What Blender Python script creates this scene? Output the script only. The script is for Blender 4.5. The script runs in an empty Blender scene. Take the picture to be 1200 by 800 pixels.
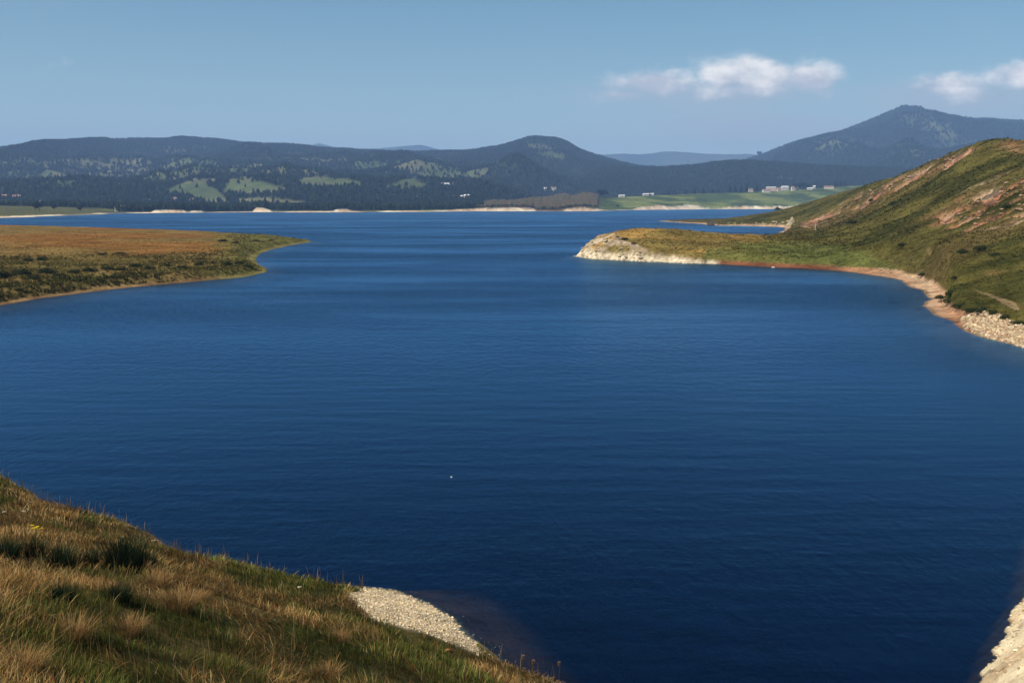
import bpy, math, random
import numpy as np
from mathutils import Vector
rng = np.random.default_rng(7); random.seed(7)
R = math.radians
CH = 14.0; TH = R(7.9); F = 1200*35/36.0
cT, sT = math.cos(TH), math.sin(TH)
scene = bpy.context.scene
COL = scene.collection

# ------------------------------------------------------------------ planning helpers
def ray(px, py):
    a = (400-np.asarray(py, float))/F
    return (np.asarray(px, float)-600)/F, cT+a*sT, -sT+a*cT
def G(px, py, z=0.0):                       # where a sight line meets the level z
    x, y, w = ray(px, py); t = (z-CH)/w
    return np.array([x*t, y*t]).T
def W(px, py, Y):                           # point on a sight line at forward distance Y
    x, y, w = ray(px, py); t = Y/y
    return x*t, Y, CH+w*t
def PX(X, Y, Z):
    dz = Z-CH; d = Y*cT-dz*sT; v = Y*sT+dz*cT
    d = np.where(d < 0.1, 0.1, d)
    return 600+F*X/d, 400-F*v/d

# ------------------------------------------------------------------ noise
def _h(i, j, s):
    n = (i.astype(np.int64)*374761393 + j.astype(np.int64)*668265263 + s*1442695041) & 0xffffffff
    n = ((n ^ (n >> 13))*1274126177) & 0xffffffff
    n = ((n ^ (n >> 15))*2246822519) & 0xffffffff
    return ((n ^ (n >> 16)) & 0xffffff)/float(0xffffff)
def vn(x, y, s=0):
    xi = np.floor(x); yi = np.floor(y); fx = x-xi; fy = y-yi
    fx = fx*fx*fx*(fx*(fx*6-15)+10); fy = fy*fy*fy*(fy*(fy*6-15)+10)
    a = _h(xi, yi, s); b = _h(xi+1, yi, s); c = _h(xi, yi+1, s); d = _h(xi+1, yi+1, s)
    return (a*(1-fx)+b*fx)*(1-fy)+(c*(1-fx)+d*fx)*fy
def fbm(x, y, sc, o=4, s=0, g=0.5):
    x = np.asarray(x, float)/sc; y = np.asarray(y, float)/sc; t = 0; a = 1; n = 0
    for k in range(o):
        t = t+a*vn(x, y, s+k*17); n += a; a *= g
        x, y = 1.6*x+1.2*y+3.1, -1.2*x+1.6*y+7.7
    return t/n
def ridged(x, y, sc, o=4, s=0, g=0.5):
    x = np.asarray(x, float)/sc; y = np.asarray(y, float)/sc; t = 0; a = 1; n = 0
    for k in range(o):
        t = t+a*(1-np.abs(2*vn(x, y, s+k*17)-1)); n += a; a *= g
        x, y = 1.6*x+1.2*y+3.1, -1.2*x+1.6*y+7.7
    return t/n
def ss(a, b, x):
    t = np.clip((x-a)/(b-a), 0, 1); return t*t*(3-2*t)
def sdf(X, Y, poly):                        # signed distance, positive inside
    P = np.asarray(poly, float); shp = X.shape; x = X.ravel(); y = Y.ravel()
    d = np.full(x.shape, 1e18); ins = np.zeros(x.shape, bool)
    for i in range(len(P)):
        ax, ay = P[i]; bx, by = P[(i+1) % len(P)]
        ex, ey = bx-ax, by-ay; L = ex*ex+ey*ey+1e-12
        t = np.clip(((x-ax)*ex+(y-ay)*ey)/L, 0, 1)
        d = np.minimum(d, (x-ax-t*ex)**2+(y-ay-t*ey)**2)
        if ay != by:
            c = ((ay > y) != (by > y)) & (x < (bx-ax)*(y-ay)/(by-ay)+ax); ins ^= c
    d = np.sqrt(d); return np.where(ins, d, -d).reshape(shp)
class TPS:
    def __init__(s, pts, z, lam=0.002):
        P = np.asarray(pts, float); n = len(P); s.P = P
        K = s.k(np.sum((P[:, None]-P[None])**2, -1))+lam*np.eye(n)
        A = np.zeros((n+3, n+3)); A[:n, :n] = K; A[:n, n] = 1; A[:n, n+1:] = P; A[n, :n] = 1; A[n+1:, :n] = P.T
        s.w = np.linalg.solve(A, np.r_[z, 0, 0, 0])
    @staticmethod
    def k(r2): return 0.5*r2*np.log(r2+1e-12)
    def __call__(s, a, b):
        shp = a.shape; a = a.ravel(); b = b.ravel(); n = len(s.P)
        r = s.w[n]+s.w[n+1]*a+s.w[n+2]*b
        for i in range(n): r = r+s.w[i]*s.k((a-s.P[i, 0])**2+(b-s.P[i, 1])**2)
        return r.reshape(shp)
def tab(x, t):
    t = np.asarray(t, float); return np.interp(x, t[:, 0], t[:, 1])
def mix(a, b, f):
    f = np.asarray(f)[..., None]; return np.asarray(a, float)*(1-f)+np.asarray(b, float)*f

# ------------------------------------------------------------------ mesh + tagging
def raw_mesh(name, V, faces, col=None, smooth=False, mat=None):
    """faces: list of int arrays, each (n, k)"""
    me = bpy.data.meshes.new(name); V = np.ascontiguousarray(V, np.float32)
    me.vertices.add(len(V)); me.vertices.foreach_set('co', V.ravel())
    faces = [np.asarray(f, np.int32) for f in faces if len(f)]
    tot = sum(f.size for f in faces); nf = sum(len(f) for f in faces)
    me.loops.add(tot); me.polygons.add(nf)
    me.loops.foreach_set('vertex_index', np.concatenate([f.ravel() for f in faces]))
    sizes = np.concatenate([np.full(len(f), f.shape[1], np.int32) for f in faces])
    me.polygons.foreach_set('loop_start', np.r_[0, np.cumsum(sizes)[:-1]].astype(np.int32))
    me.polygons.foreach_set('use_smooth', np.full(nf, smooth))
    me.update(calc_edges=True)
    if col is not None:
        c = np.ones((len(V), 4), np.float32); c[:, :3] = col
        at = me.color_attributes.new('col', 'FLOAT_COLOR', 'POINT'); at.data.foreach_set('color', c.ravel())
    if mat: me.materials.append(mat)
    return me
def link(name, me, parent=None, loc=None):
    o = bpy.data.objects.new(name, me); COL.objects.link(o)
    if parent: o.parent = parent
    if loc is not None: o.location = loc
    return o
def tag(o, label=None, cat=None, group=None, kind=None):
    if label: o['label'] = label
    if cat: o['category'] = cat
    if group: o['group'] = group
    if kind: o['kind'] = kind
    return o
def thing(name, label, cat, loc, group=None, rz=0.0, sc=1.0):
    o = bpy.data.objects.new(name, None); COL.objects.link(o); o.location = loc
    o.rotation_euler = (0, 0, rz); o.scale = (sc, sc, sc) if np.isscalar(sc) else sc
    o.empty_display_size = 0.1
    return tag(o, label, cat, group)
def copy_thing(src, label, loc, rz=0, sc=1.0, group=None):
    r = src.copy(); COL.objects.link(r); r.location = loc; r.rotation_euler = (0, 0, rz)
    r.scale = (sc, sc, sc) if np.isscalar(sc) else sc
    r['label'] = label
    if group: r['group'] = group
    for ch in list(src.children):
        c = ch.copy(); COL.objects.link(c); c.parent = r
        for g in list(ch.children):
            d = g.copy(); COL.objects.link(d); d.parent = c
    return r
def grid_faces(n, m):
    i = np.arange(n*m).reshape(n, m)
    return np.stack([i[:-1, :-1], i[:-1, 1:], i[1:, 1:], i[1:, :-1]], -1).reshape(-1, 4)
def terrain(name, X, Y, Z, C, mat, keep=None):
    n, m = X.shape; f = grid_faces(n, m)
    V = np.stack([X, Y, Z], -1).reshape(-1, 3)
    if keep is not None:
        k = keep.ravel(); f = f[k[f].any(1)]
        used = np.zeros(n*m, bool); used[f.ravel()] = True
        idx = np.cumsum(used)-1; f = idx[f]; V = V[used]; C = C.reshape(-1, 3)[used]
    # face up
    a = V[f[0, 1]]-V[f[0, 0]]; b = V[f[0, 3]]-V[f[0, 0]]
    if a[0]*b[1]-a[1]*b[0] < 0: f = f[:, ::-1]
    o = link(name, raw_mesh(name, V, [f], C.reshape(-1, 3), True, mat))
    return tag(o, kind='structure')

# ------------------------------------------------------------------ materials
def newmat(name):
    m = bpy.data.materials.new(name); m.use_nodes = True; nt = m.node_tree
    for n in list(nt.nodes): nt.nodes.remove(n)
    return m, nt, nt.nodes, nt.links
def nd(nt, t, **kw):
    n = nt.nodes.new(t)
    for k, v in kw.items(): setattr(n, k, v)
    return n
def mathn(nt, op, a, b=None, c=None, clamp=False):
    n = nt.nodes.new('ShaderNodeMath'); n.operation = op; n.use_clamp = clamp
    for i, v in enumerate((a, b, c)):
        if v is None: continue
        if isinstance(v, (int, float)): n.inputs[i].default_value = v
        else: nt.links.new(v, n.inputs[i])
    return n.outputs[0]
def land_mat(name, sc_fine, sc_mid, bump, var=0.5, rough=0.95):
    """albedo from the surface map, broken up by procedural speckle; fine relief by bump"""
    m, nt, N, L = newmat(name)
    out = nd(nt, 'ShaderNodeOutputMaterial'); p = nd(nt, 'ShaderNodeBsdfPrincipled')
    p.inputs['Roughness'].default_value = rough; p.inputs['Specular IOR Level'].default_value = 0.0
    at = nd(nt, 'ShaderNodeAttribute', attribute_name='col'); tc = nd(nt, 'ShaderNodeTexCoord')
    vals = []
    for s, dt in ((sc_fine, 6), (sc_mid, 5)):
        n = nd(nt, 'ShaderNodeTexNoise'); n.inputs['Scale'].default_value = s; n.inputs['Detail'].default_value = dt
        n.inputs['Roughness'].default_value = 0.65
        L.new(tc.outputs['Object'], n.inputs['Vector']); vals.append(n)
    s = mathn(nt, 'ADD', vals[0].outputs['Fac'], vals[1].outputs['Fac'])
    s = mathn(nt, 'SUBTRACT', s, 1.0)
    f = mathn(nt, 'MULTIPLY_ADD', s, var*4.2, 1.0)
    f = mathn(nt, 'MAXIMUM', f, 0.18)
    mul = nd(nt, 'ShaderNodeVectorMath', operation='SCALE')
    L.new(at.outputs['Color'], mul.inputs[0]); L.new(f, mul.inputs['Scale'])
    L.new(mul.outputs[0], p.inputs['Base Color'])
    b = nd(nt, 'ShaderNodeBump'); b.inputs['Strength'].default_value = 0.8; b.inputs['Distance'].default_value = bump
    L.new(vals[0].outputs['Fac'], b.inputs['Height']); L.new(b.outputs[0], p.inputs['Normal'])
    L.new(p.outputs[0], out.inputs[0]); return m
def leaf_mat(name, trans=0.3):
    m, nt, N, L = newmat(name)
    out = nd(nt, 'ShaderNodeOutputMaterial'); d = nd(nt, 'ShaderNodeBsdfDiffuse'); t = nd(nt, 'ShaderNodeBsdfTranslucent')
    at = nd(nt, 'ShaderNodeAttribute', attribute_name='col'); mx = nd(nt, 'ShaderNodeMixShader'); mx.inputs[0].default_value = trans
    tc = nd(nt, 'ShaderNodeTexCoord'); n = nd(nt, 'ShaderNodeTexNoise'); n.inputs['Scale'].default_value = 9
    L.new(tc.outputs['Object'], n.inputs['Vector'])
    f = mathn(nt, 'MULTIPLY_ADD', n.outputs['Fac'], 0.8, 0.6)
    mul = nd(nt, 'ShaderNodeVectorMath', operation='SCALE'); L.new(at.outputs['Color'], mul.inputs[0]); L.new(f, mul.inputs['Scale'])
    L.new(mul.outputs[0], d.inputs[0]); L.new(mul.outputs[0], t.inputs[0])
    L.new(d.outputs[0], mx.inputs[1]); L.new(t.outputs[0], mx.inputs[2]); L.new(mx.outputs[0], out.inputs[0]); return m
def plain(name, rgb, rough=0.85, nscale=3.0, amt=0.3, bump=0.0, obj=True):
    m, nt, N, L = newmat(name)
    out = nd(nt, 'ShaderNodeOutputMaterial'); p = nd(nt, 'ShaderNodeBsdfPrincipled'); p.inputs['Roughness'].default_value = rough
    p.inputs['Specular IOR Level'].default_value = 0.25
    tc = nd(nt, 'ShaderNodeTexCoord'); n = nd(nt, 'ShaderNodeTexNoise'); n.inputs['Scale'].default_value = nscale; n.inputs['Detail'].default_value = 6
    L.new(tc.outputs['Object'], n.inputs['Vector'])
    r = nd(nt, 'ShaderNodeMapRange'); L.new(n.outputs['Fac'], r.inputs[0])
    r.inputs[1].default_value = 0.3; r.inputs[2].default_value = 0.7; r.inputs[3].default_value = 1-amt; r.inputs[4].default_value = 1+amt
    c = nd(nt, 'ShaderNodeVectorMath', operation='SCALE'); c.inputs[0].default_value = rgb; L.new(r.outputs[0], c.inputs['Scale'])
    L.new(c.outputs[0], p.inputs['Base Color'])
    if bump:
        b = nd(nt, 'ShaderNodeBump'); b.inputs['Distance'].default_value = bump; L.new(n.outputs['Fac'], b.inputs['Height']); L.new(b.outputs[0], p.inputs['Normal'])
    L.new(p.outputs[0], out.inputs[0]); return m
M_near = land_mat('near_soil', 6.0, 0.6, 0.05)
M_mid = land_mat('hill_turf', 1.1, 0.12, 0.5, 0.55)
M_far = land_mat('shore_turf', 0.16, 0.02, 1.5, 0.4)
M_hill = land_mat('mountain_ground', 0.05, 0.006, 4.0, 0.35)
M_leaf = leaf_mat('grass_blades', 0.3)
M_scrub = leaf_mat('scrub_leaves', 0.12)
M_forest = leaf_mat('forest_needles', 0.05)
M_bark = plain('bark', (0.07, 0.05, 0.035), 0.9, 6, 0.4)
M_stone = plain('pale_stone', (0.50, 0.43, 0.33), 0.9, 5, 0.35, 0.03)
M_darkstone = plain('dark_stone', (0.07, 0.055, 0.05), 0.9, 4, 0.35, 0.05)
M_limestone = plain('cream_rock', (0.36, 0.285, 0.19), 0.95, 1.2, 0.3, 0.1)

# ------------------------------------------------------------------ water
def water():
    m, nt, N, L = newmat('lake_water')
    out = nd(nt, 'ShaderNodeOutputMaterial'); tc = nd(nt, 'ShaderNodeTexCoord')
    def noise(sx, sy, rot, detail, rough=0.6, w=0):
        mp = nd(nt, 'ShaderNodeMapping'); mp.inputs['Rotation'].default_value = (0, 0, R(rot)); mp.inputs['Scale'].default_value = (sx, sy, 1)
        mp.inputs['Location'].default_value = (w, w*1.7, 0)
        n = nd(nt, 'ShaderNodeTexNoise'); n.inputs['Scale'].default_value = 1; n.inputs['Detail'].default_value = detail; n.inputs['Roughness'].default_value = rough
        L.new(tc.outputs['Object'], mp.inputs[0]); L.new(mp.outputs[0], n.inputs['Vector']); return n.outputs['Fac']
    w1 = noise(0.14, 0.55, -38, 3, 0.5)          # long low swell
    w2 = noise(1.5, 2.6, -22, 3, 0.6, 5)          # chop
    w3 = noise(7, 12, -8, 2, 0.6, 9)             # ripples
    calm = noise(0.009, 0.026, -14, 4, 0.6, 2.3)  # wind patches
    cr = nd(nt, 'ShaderNodeMapRange'); L.new(calm, cr.inputs[0]); cr.inputs[1].default_value = 0.38; cr.inputs[2].default_value = 0.62
    cr.inputs[3].default_value = 0.30; cr.inputs[4].default_value = 1.25
    w4 = noise(1.9, 0.75, 4, 3, 0.7, 13)      # wind waves out on the open lake
    sxy = nd(nt, 'ShaderNodeSeparateXYZ'); L.new(tc.outputs['Object'], sxy.inputs[0])
    opn = nd(nt, 'ShaderNodeMapRange', interpolation_type='SMOOTHSTEP'); L.new(sxy.outputs[1], opn.inputs[0]); opn.inputs[1].default_value = 60; opn.inputs[2].default_value = 190
    opn.inputs[3].default_value = 0.05; opn.inputs[4].default_value = 1.0                # sheltered cove near the dam, breeze further out
    wind = mathn(nt, 'MULTIPLY', opn.outputs[0], cr.outputs[0])
    h4 = mathn(nt, 'MULTIPLY', mathn(nt, 'MULTIPLY', w4, 0.60), wind)
    h = mathn(nt, 'MULTIPLY', w1, 0.045); h = mathn(nt, 'ADD', h, h4)
    h2 = mathn(nt, 'MULTIPLY', w2, 0.15); h2 = mathn(nt, 'MULTIPLY', h2, wind)
    h3 = mathn(nt, 'MULTIPLY', w3, 0.03); h3 = mathn(nt, 'MULTIPLY', h3, wind)
    h = mathn(nt, 'ADD', h, h2); h = mathn(nt, 'ADD', h, h3)
    b = nd(nt, 'ShaderNodeBump'); b.inputs['Strength'].default_value = 1.0; b.inputs['Distance'].default_value = 1.0
    L.new(h, b.inputs['Height'])
    fr = nd(nt, 'ShaderNodeFresnel'); fr.inputs[0].default_value = 1.333; L.new(b.outputs[0], fr.inputs[1])
    gl = nd(nt, 'ShaderNodeBsdfGlossy'); gl.inputs['Roughness'].default_value = 0.22; L.new(b.outputs[0], gl.inputs['Normal'])
    gl.inputs[0].default_value = WATER_GLOSS
    tr = nd(nt, 'ShaderNodeBsdfTransparent'); tr.inputs[0].default_value = (0.42, 0.50, 0.55, 1)
    mx = nd(nt, 'ShaderNodeMixShader'); L.new(fr.outputs[0], mx.inputs[0]); L.new(tr.outputs[0], mx.inputs[1]); L.new(gl.outputs[0], mx.inputs[2])
    L.new(mx.outputs[0], out.inputs[0])
    V = np.array([[-6000, -300, 0], [6000, -300, 0], [6000, 6500, 0], [-6000, 6500, 0]], float)
    o = link('water', raw_mesh('water', V, [np.array([[0, 1, 2, 3]])], mat=m)); tag(o, kind='structure')
    # the bed, its colour standing in for light lost in deep water
    bm_, nt, N, L = newmat('lake_bed_depth_dimming')
    out = nd(nt, 'ShaderNodeOutputMaterial'); d = nd(nt, 'ShaderNodeBsdfDiffuse')
    tc = nd(nt, 'ShaderNodeTexCoord'); n = nd(nt, 'ShaderNodeTexNoise'); n.inputs['Scale'].default_value = 0.02; n.inputs['Detail'].default_value = 3
    L.new(tc.outputs['Object'], n.inputs['Vector'])
    rp = nd(nt, 'ShaderNodeValToRGB'); L.new(n.outputs['Fac'], rp.inputs[0])
    rp.color_ramp.elements[0].color = tuple(c*0.98 for c in DEEP)+(1,); rp.color_ramp.elements[1].color = tuple(c*1.02 for c in DEEP)+(1,)
    L.new(rp.outputs[0], d.inputs[0]); L.new(d.outputs[0], out.inputs[0])
    V = np.array([[-16000, -3000, -4], [16000, -3000, -4], [16000, 16000, -4], [-16000, 16000, -4]], float)
    o = link('lake_bed', raw_mesh('lake_bed', V, [np.array([[0, 1, 2, 3]])], mat=bm_)); tag(o, kind='structure')
WATER_GLOSS = (0.35, 0.67, 1.0, 1)
DEEP = (0.001, 0.006, 0.034)  # navy painted on the bed in place of absorption by deep water
water()
def under(C, z, sd, shallow=(0.12, 0.075, 0.055)):
    """bed below the water line: stony brown near the edge, painted darker with depth for light the water absorbs"""
    k = ss(-0.02, -0.12, z); C = mix(C, shallow, k)
    C = mix(C.reshape(z.shape+(3,)), DEEP, ss(-0.2, -1.2, z)); return C

# ================================================================== A  near bank
shoreA = [(-420, 470), (-200, 505), (-90, 530), (0, 556), (30, 574), (60, 588), (100, 601), (140, 614), (180, 631), (210, 649), (240, 661), (290, 668), (340, 676), (400, 686),
          (425, 688), (462, 693), (500, 707), (530, 726), (550, 746), (575, 763), (600, 781), (630, 795), (655, 806), (690, 838), (720, 880)]
pA = [tuple(G(x, y)) for x, y in shoreA]
pA += [(6.0, 19), (9, 13), (14, 6), (20, 2), (20, -20), (-120, -20), (-120, 40)]
ctlA = [(0, 800, 10), (300, 800, 11), (500, 800, 17), (600, 800, 24), (0, 700, 17), (0, 640, 25), (0, 600, 33), (100, 640, 27), (200, 720, 20), (200, 670, 29),
        (400, 740, 22), (400, 702, 30), (450, 790, 20), (300, 700, 28), (540, 770, 26), (480, 720, 28.2), (100, 760, 13), (-200, 640, 24), (-200, 560, 36)]
P_, Z_ = [], []
for px, py, y in ctlA:
    X, Y, Z = W(px, py, y); P_.append((X/10, Y/10)); Z_.append(Z)
for x, y, z in [(0, 0, 12.2), (-8, 0, 12.4), (6, 0, 11.5), (0, 6, 10.4), (-12, 6, 10.6), (6, 8, 7.5), (-30, 0, 12.5), (8, -10, 11.8), (-30, 15, 8.6), (-60, 5, 11), (-60, 30, 6), (-100, 0, 12), (-100, 40, 7), (0, -18, 12.3), (-60, -18, 12.3), (14, -5, 9)]:
    P_.append((x/10, y/10)); Z_.append(z)
tpsA = TPS(P_, Z_, 0.02)
beachA = [(410, 697), (428, 688), (465, 692), (500, 705), (532, 725), (556, 750), (566, 768), (540, 757), (500, 742), (468, 734), (440, 727), (422, 714)]
def hA(X, Y):
    sd = sdf(X, Y, pA) + (fbm(X, Y, 3.0, 4, 3)-0.5)*1.0
    z = tpsA(X/10, Y/10)+(fbm(X, Y, 4.0, 4, 5)-0.5)*0.7+(fbm(X, Y, 0.7, 3, 9)-0.5)*0.18
    pen = np.where(sd > 0, sd*0.55+0.02, -4.4*(1-np.exp(np.minimum(sd, 0)*(0.7-0.38*np.exp(-((X+1)/4.5)**2))/4.4)))
    z = np.where(sd > 0, -np.log(np.exp(-np.clip(z, 0.02, 30)*3)+np.exp(-pen*3))/3, pen)
    return np.where(sd > 0, np.maximum(z, 0.02*np.clip(sd, 0, 1)), z), sd
xs = np.arange(-46, 20.01, 0.2); ys = np.arange(-8, 62, 0.2)
XA, YA = np.meshgrid(xs, ys); ZA, sA = hA(XA, YA)
pxA, pyA = PX(XA, YA, ZA)
gA = fbm(XA, YA, 2.2, 4, 21)
CA = mix((0.030, 0.030, 0.012), (0.065, 0.050, 0.020), ss(0.35, 0.65, gA))
def beach_mask(X, Y, Z):
    px, py = PX(X, Y, Z); n = (fbm(X, Y, 0.8, 3, 31)-0.5)*16
    return ss(-3, 3, sdf(px+n, py+n*0.6, beachA))*(Y > 10)
bmA = beach_mask(XA, YA, ZA)
CA = mix(CA, (0.42, 0.35, 0.25), bmA)
CA = mix(CA, (0.26, 0.19, 0.12), ss(0.5, 0.1, sA)*(sA > 0)*0.7*(bmA < .3))
CA = under(CA, ZA, sA, (0.10, 0.05, 0.036))
terrain('ground', XA, YA, ZA, CA, M_near)
def bil(X, Y, xs, ys, A):
    fx = np.clip((X-xs[0])/(xs[1]-xs[0]), 0, len(xs)-1.001); fy = np.clip((Y-ys[0])/(ys[1]-ys[0]), 0, len(ys)-1.001)
    i = fx.astype(int); j = fy.astype(int); fx = fx-i; fy = fy-j
    return (A[j, i]*(1-fx)+A[j, i+1]*fx)*(1-fy)+(A[j+1, i]*(1-fx)+A[j+1, i+1]*fx)*fy
zA = lambda X, Y: bil(np.asarray(X, float), np.asarray(Y, float), xs, ys, ZA)

# ------------------------------------------------------------------ grass blades
def blades(base, h, w, az, lean, col, curve=0.5, tip=None):
    """base (N,3); returns verts, tris, cols: 7 verts, 5 tris a blade"""
    n = len(base); t = np.array([0, 0.4, 0.75, 1.0]); wd = np.array([1, 0.85, 0.5, 0])
    dx, dy = np.cos(az), np.sin(az); V = np.zeros((n, 7, 3)); k = 0
    for i in range(4):
        off = h*lean*(t[i]**(1+curve*1.5)); up = h*t[i]*(1-0.35*lean*t[i])
        c = base+np.stack([dx*off, dy*off, up], -1)
        if i < 3:
            s = np.stack([-dy, dx, 0*dx], -1)*(w*wd[i]*0.5)[:, None]
            V[:, k] = c-s; V[:, k+1] = c+s; k += 2
        else: V[:, k] = c
    T = np.array([[0, 1, 3], [0, 3, 2], [2, 3, 5], [2, 5, 4], [4, 5, 6]])
    Fc = (np.arange(n)[:, None, None]*7+T[None]).reshape(-1, 3)
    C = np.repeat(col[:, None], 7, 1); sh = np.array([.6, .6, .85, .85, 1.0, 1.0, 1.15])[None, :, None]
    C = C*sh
    if tip is not None: C[:, 4:] = C[:, 4:]*0.4+tip[:, None]*0.6
    return V.reshape(-1, 3), Fc, C.reshape(-1, 3)
GREEN = np.array([(0.080, 0.105, 0.022), (0.115, 0.125, 0.026), (0.055, 0.080, 0.020), (0.150, 0.140, 0.035)])
DRY = np.array([(0.27, 0.145, 0.045), (0.20, 0.10, 0.032), (0.33, 0.20, 0.08), (0.14, 0.07, 0.026), (0.42, 0.30, 0.14)])
def near_grass():
    Vs, Fs, Cs, o = [], [], [], 0
    zones = [(4, 14, 700, 0.0075, 0.29), (14, 22, 420, 0.011, 0.28), (22, 32, 240, 0.016, 0.27), (32, 60, 110, 0.026, 0.28)]
    for y0, y1, dens, w, h in zones:
        x0, x1 = -0.62*y1-3, 9; n = int((x1-x0)*(y1-y0)*dens)
        X = rng.uniform(x0, x1, n); Y = rng.uniform(y0, y1, n)
        # keep what a few steps either side of the camera could see
        k = X > -0.60*Y-4; X, Y = X[k], Y[k]
        sd = bil(X, Y, xs, ys, sA); Z = zA(X, Y); b = bil(X, Y, xs, ys, bmA)
        k = (sd > 0.12) & (rng.random(len(X)) > ss(.35, .75, b)*0.99); X, Y, Z, sd = X[k], Y[k], Z[k], sd[k]
        _, py = PX(X, Y, Z); k = py < 900; X, Y, Z, sd = X[k], Y[k], Z[k], sd[k]
        clump = fbm(X, Y, 0.75, 3, 41); k = rng.random(len(X)) < ss(0.22, 0.5, clump)*0.85+0.15; X, Y, Z, sd, clump = X[k], Y[k], Z[k], sd[k], clump[k]
        n = len(X)
        dry = fbm(X*1.0, Y*0.8, 3.6, 4, 51); px, py = PX(X, Y, Z)
        # more dry stems low on the left, along the shore and in the corner; green in the hollow
        bias = -0.035*ss(250, 380, px)+0.10*ss(700, 790, py)*ss(330, 150, px)+0.08*ss(240, 60, px)*ss(640, 590, py)-0.09*np.exp(-((px-120)/110)**2-((py-660)/28)**2)-0.05*np.exp(-((px-330)/120)**2-((py-700)/30)**2)
        isd = rng.random(n) < ss(0.49, 0.64, dry+bias)*0.8+0.10
        col = np.where(isd[:, None], DRY[rng.integers(0, 5, n)], GREEN[rng.integers(0, 4, n)])*rng.uniform(0.6, 1.25, n)[:, None]
        tone = 0.22+1.75*fbm(X, Y, 1.1, 4, 61); col = col*tone[:, None]
        hh = h*rng.uniform(0.45, 1.2, n)*(0.5+1.0*clump)*np.where(isd, 1.12, 0.95)*(0.55+0.45*ss(0, 1.5, sd))
        az = fbm(X, Y, 2.5, 2, 71)*9+rng.normal(0, 0.9, n)
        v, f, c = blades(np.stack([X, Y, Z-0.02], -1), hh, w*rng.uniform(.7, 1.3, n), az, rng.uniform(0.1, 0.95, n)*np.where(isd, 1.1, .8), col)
        # sparse tall seed stems
        Vs.append(v); Fs.append(f+o); Cs.append(c); o += len(v)
        m = rng.random(n) < 0.012*(1+2*(sd < 1.2)); X, Y, Z = X[m], Y[m], Z[m]; n = len(X)
        v, f, c = blades(np.stack([X, Y, Z], -1), rng.uniform(.4, .8, n), np.full(n, w*0.9), rng.uniform(0, 6.28, n), rng.uniform(0, .35, n), DRY[rng.integers(0, 5, n)]*rng.uniform(.6, 1.1, n)[:, None], tip=DRY[rng.integers(2, 5, n)]*0.8)
        Vs.append(v); Fs.append(f+o); Cs.append(c); o += len(v)
    V = np.concatenate(Vs); print('blades', len(V)//7)
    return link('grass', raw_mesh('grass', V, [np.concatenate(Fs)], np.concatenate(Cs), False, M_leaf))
tag(near_grass(), 'mixed green and straw coloured grass covering the near bank', 'grass', kind='stuff')

def tuft(name, n, r, h, w, pal, lean=(0.1, 0.6), seed=0):
    g = np.random.default_rng(seed); rr = r*np.sqrt(g.random(n)); a = g.uniform(0, 6.28, n)
    base = np.stack([rr*np.cos(a)*0.6, rr*np.sin(a)*0.6, np.full(n, -0.05)], -1)
    col = np.asarray(pal)[g.integers(0, len(pal), n)]*g.uniform(.6, 1.2, n)[:, None]
    ln = lean[0]+(lean[1]-lean[0])*(rr/r)*g.uniform(.6, 1.2, n)
    v, f, c = blades(base, h*g.uniform(.6, 1.1, n), w*g.uniform(.7, 1.2, n), a+g.normal(0, .4, n), ln, col)
    return raw_mesh(name, v, [f], c, False, M_leaf)
RUSH = [(0.012, 0.026, 0.014), (0.018, 0.034, 0.016), (0.010, 0.020, 0.012), (0.03, 0.045, 0.02)]
STRAW = [(0.30, 0.18, 0.07), (0.36, 0.24, 0.11), (0.24, 0.13, 0.05), (0.20, 0.12, 0.05)]
rush = [tuft('rush_clump', 900, 0.75, 1.05, 0.014, RUSH, (0.05, 0.5), 1), tuft('rush_clump', 600, 0.55, 0.75, 0.014, RUSH, (0.1, 0.7), 2)]
def onA(px, py):
    """march along a sight line to the near bank"""
    x, y, w = ray(px, py); t = np.linspace(5, 60, 3000); z = zA(x*t, y*t); k = np.argmax(CH+w*t < z)
    return float(x*t[k]), float(y*t[k]), float(z[k])
for i, (px, py, s, v, lab) in enumerate([
        (148, 668, 1.0, 0, 'largest dark green rush clump, tallest on the left of the near bank'),
        (172, 664, 0.72, 1, 'dark rush clump adjoining the right side of the largest clump'),
        (72, 664, 0.85, 1, 'low dark blue-green rush clump left of the largest clump'),
        (104, 662, 0.66, 1, 'small dark rush clump squeezed between two larger clumps'),
        (40, 650, 0.66, 1, 'dark rush clump beside the yellow flower'),
        (8, 655, 0.8, 1, 'dark brown-green rush clump at the left edge of the bank'),
        (140, 706, 0.6, 1, 'small dark rush clump below the largest clump, near straw tussock'),
        (72, 706, 0.55, 1, 'small dark rush clump low on the bank among straw grass')]):
    o = link('rush_clump', rush[v]); o.location = onA(px, py); o.scale = (s, s, s); o.rotation_euler = (0, 0, i*1.3)
    tag(o, lab, 'rush clump', 'dark rush clumps on the near bank')
tus = [tuft('dry_tussock', 420, 0.38, 0.55, 0.011, STRAW, (0.1, 0.8), 3)]
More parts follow.
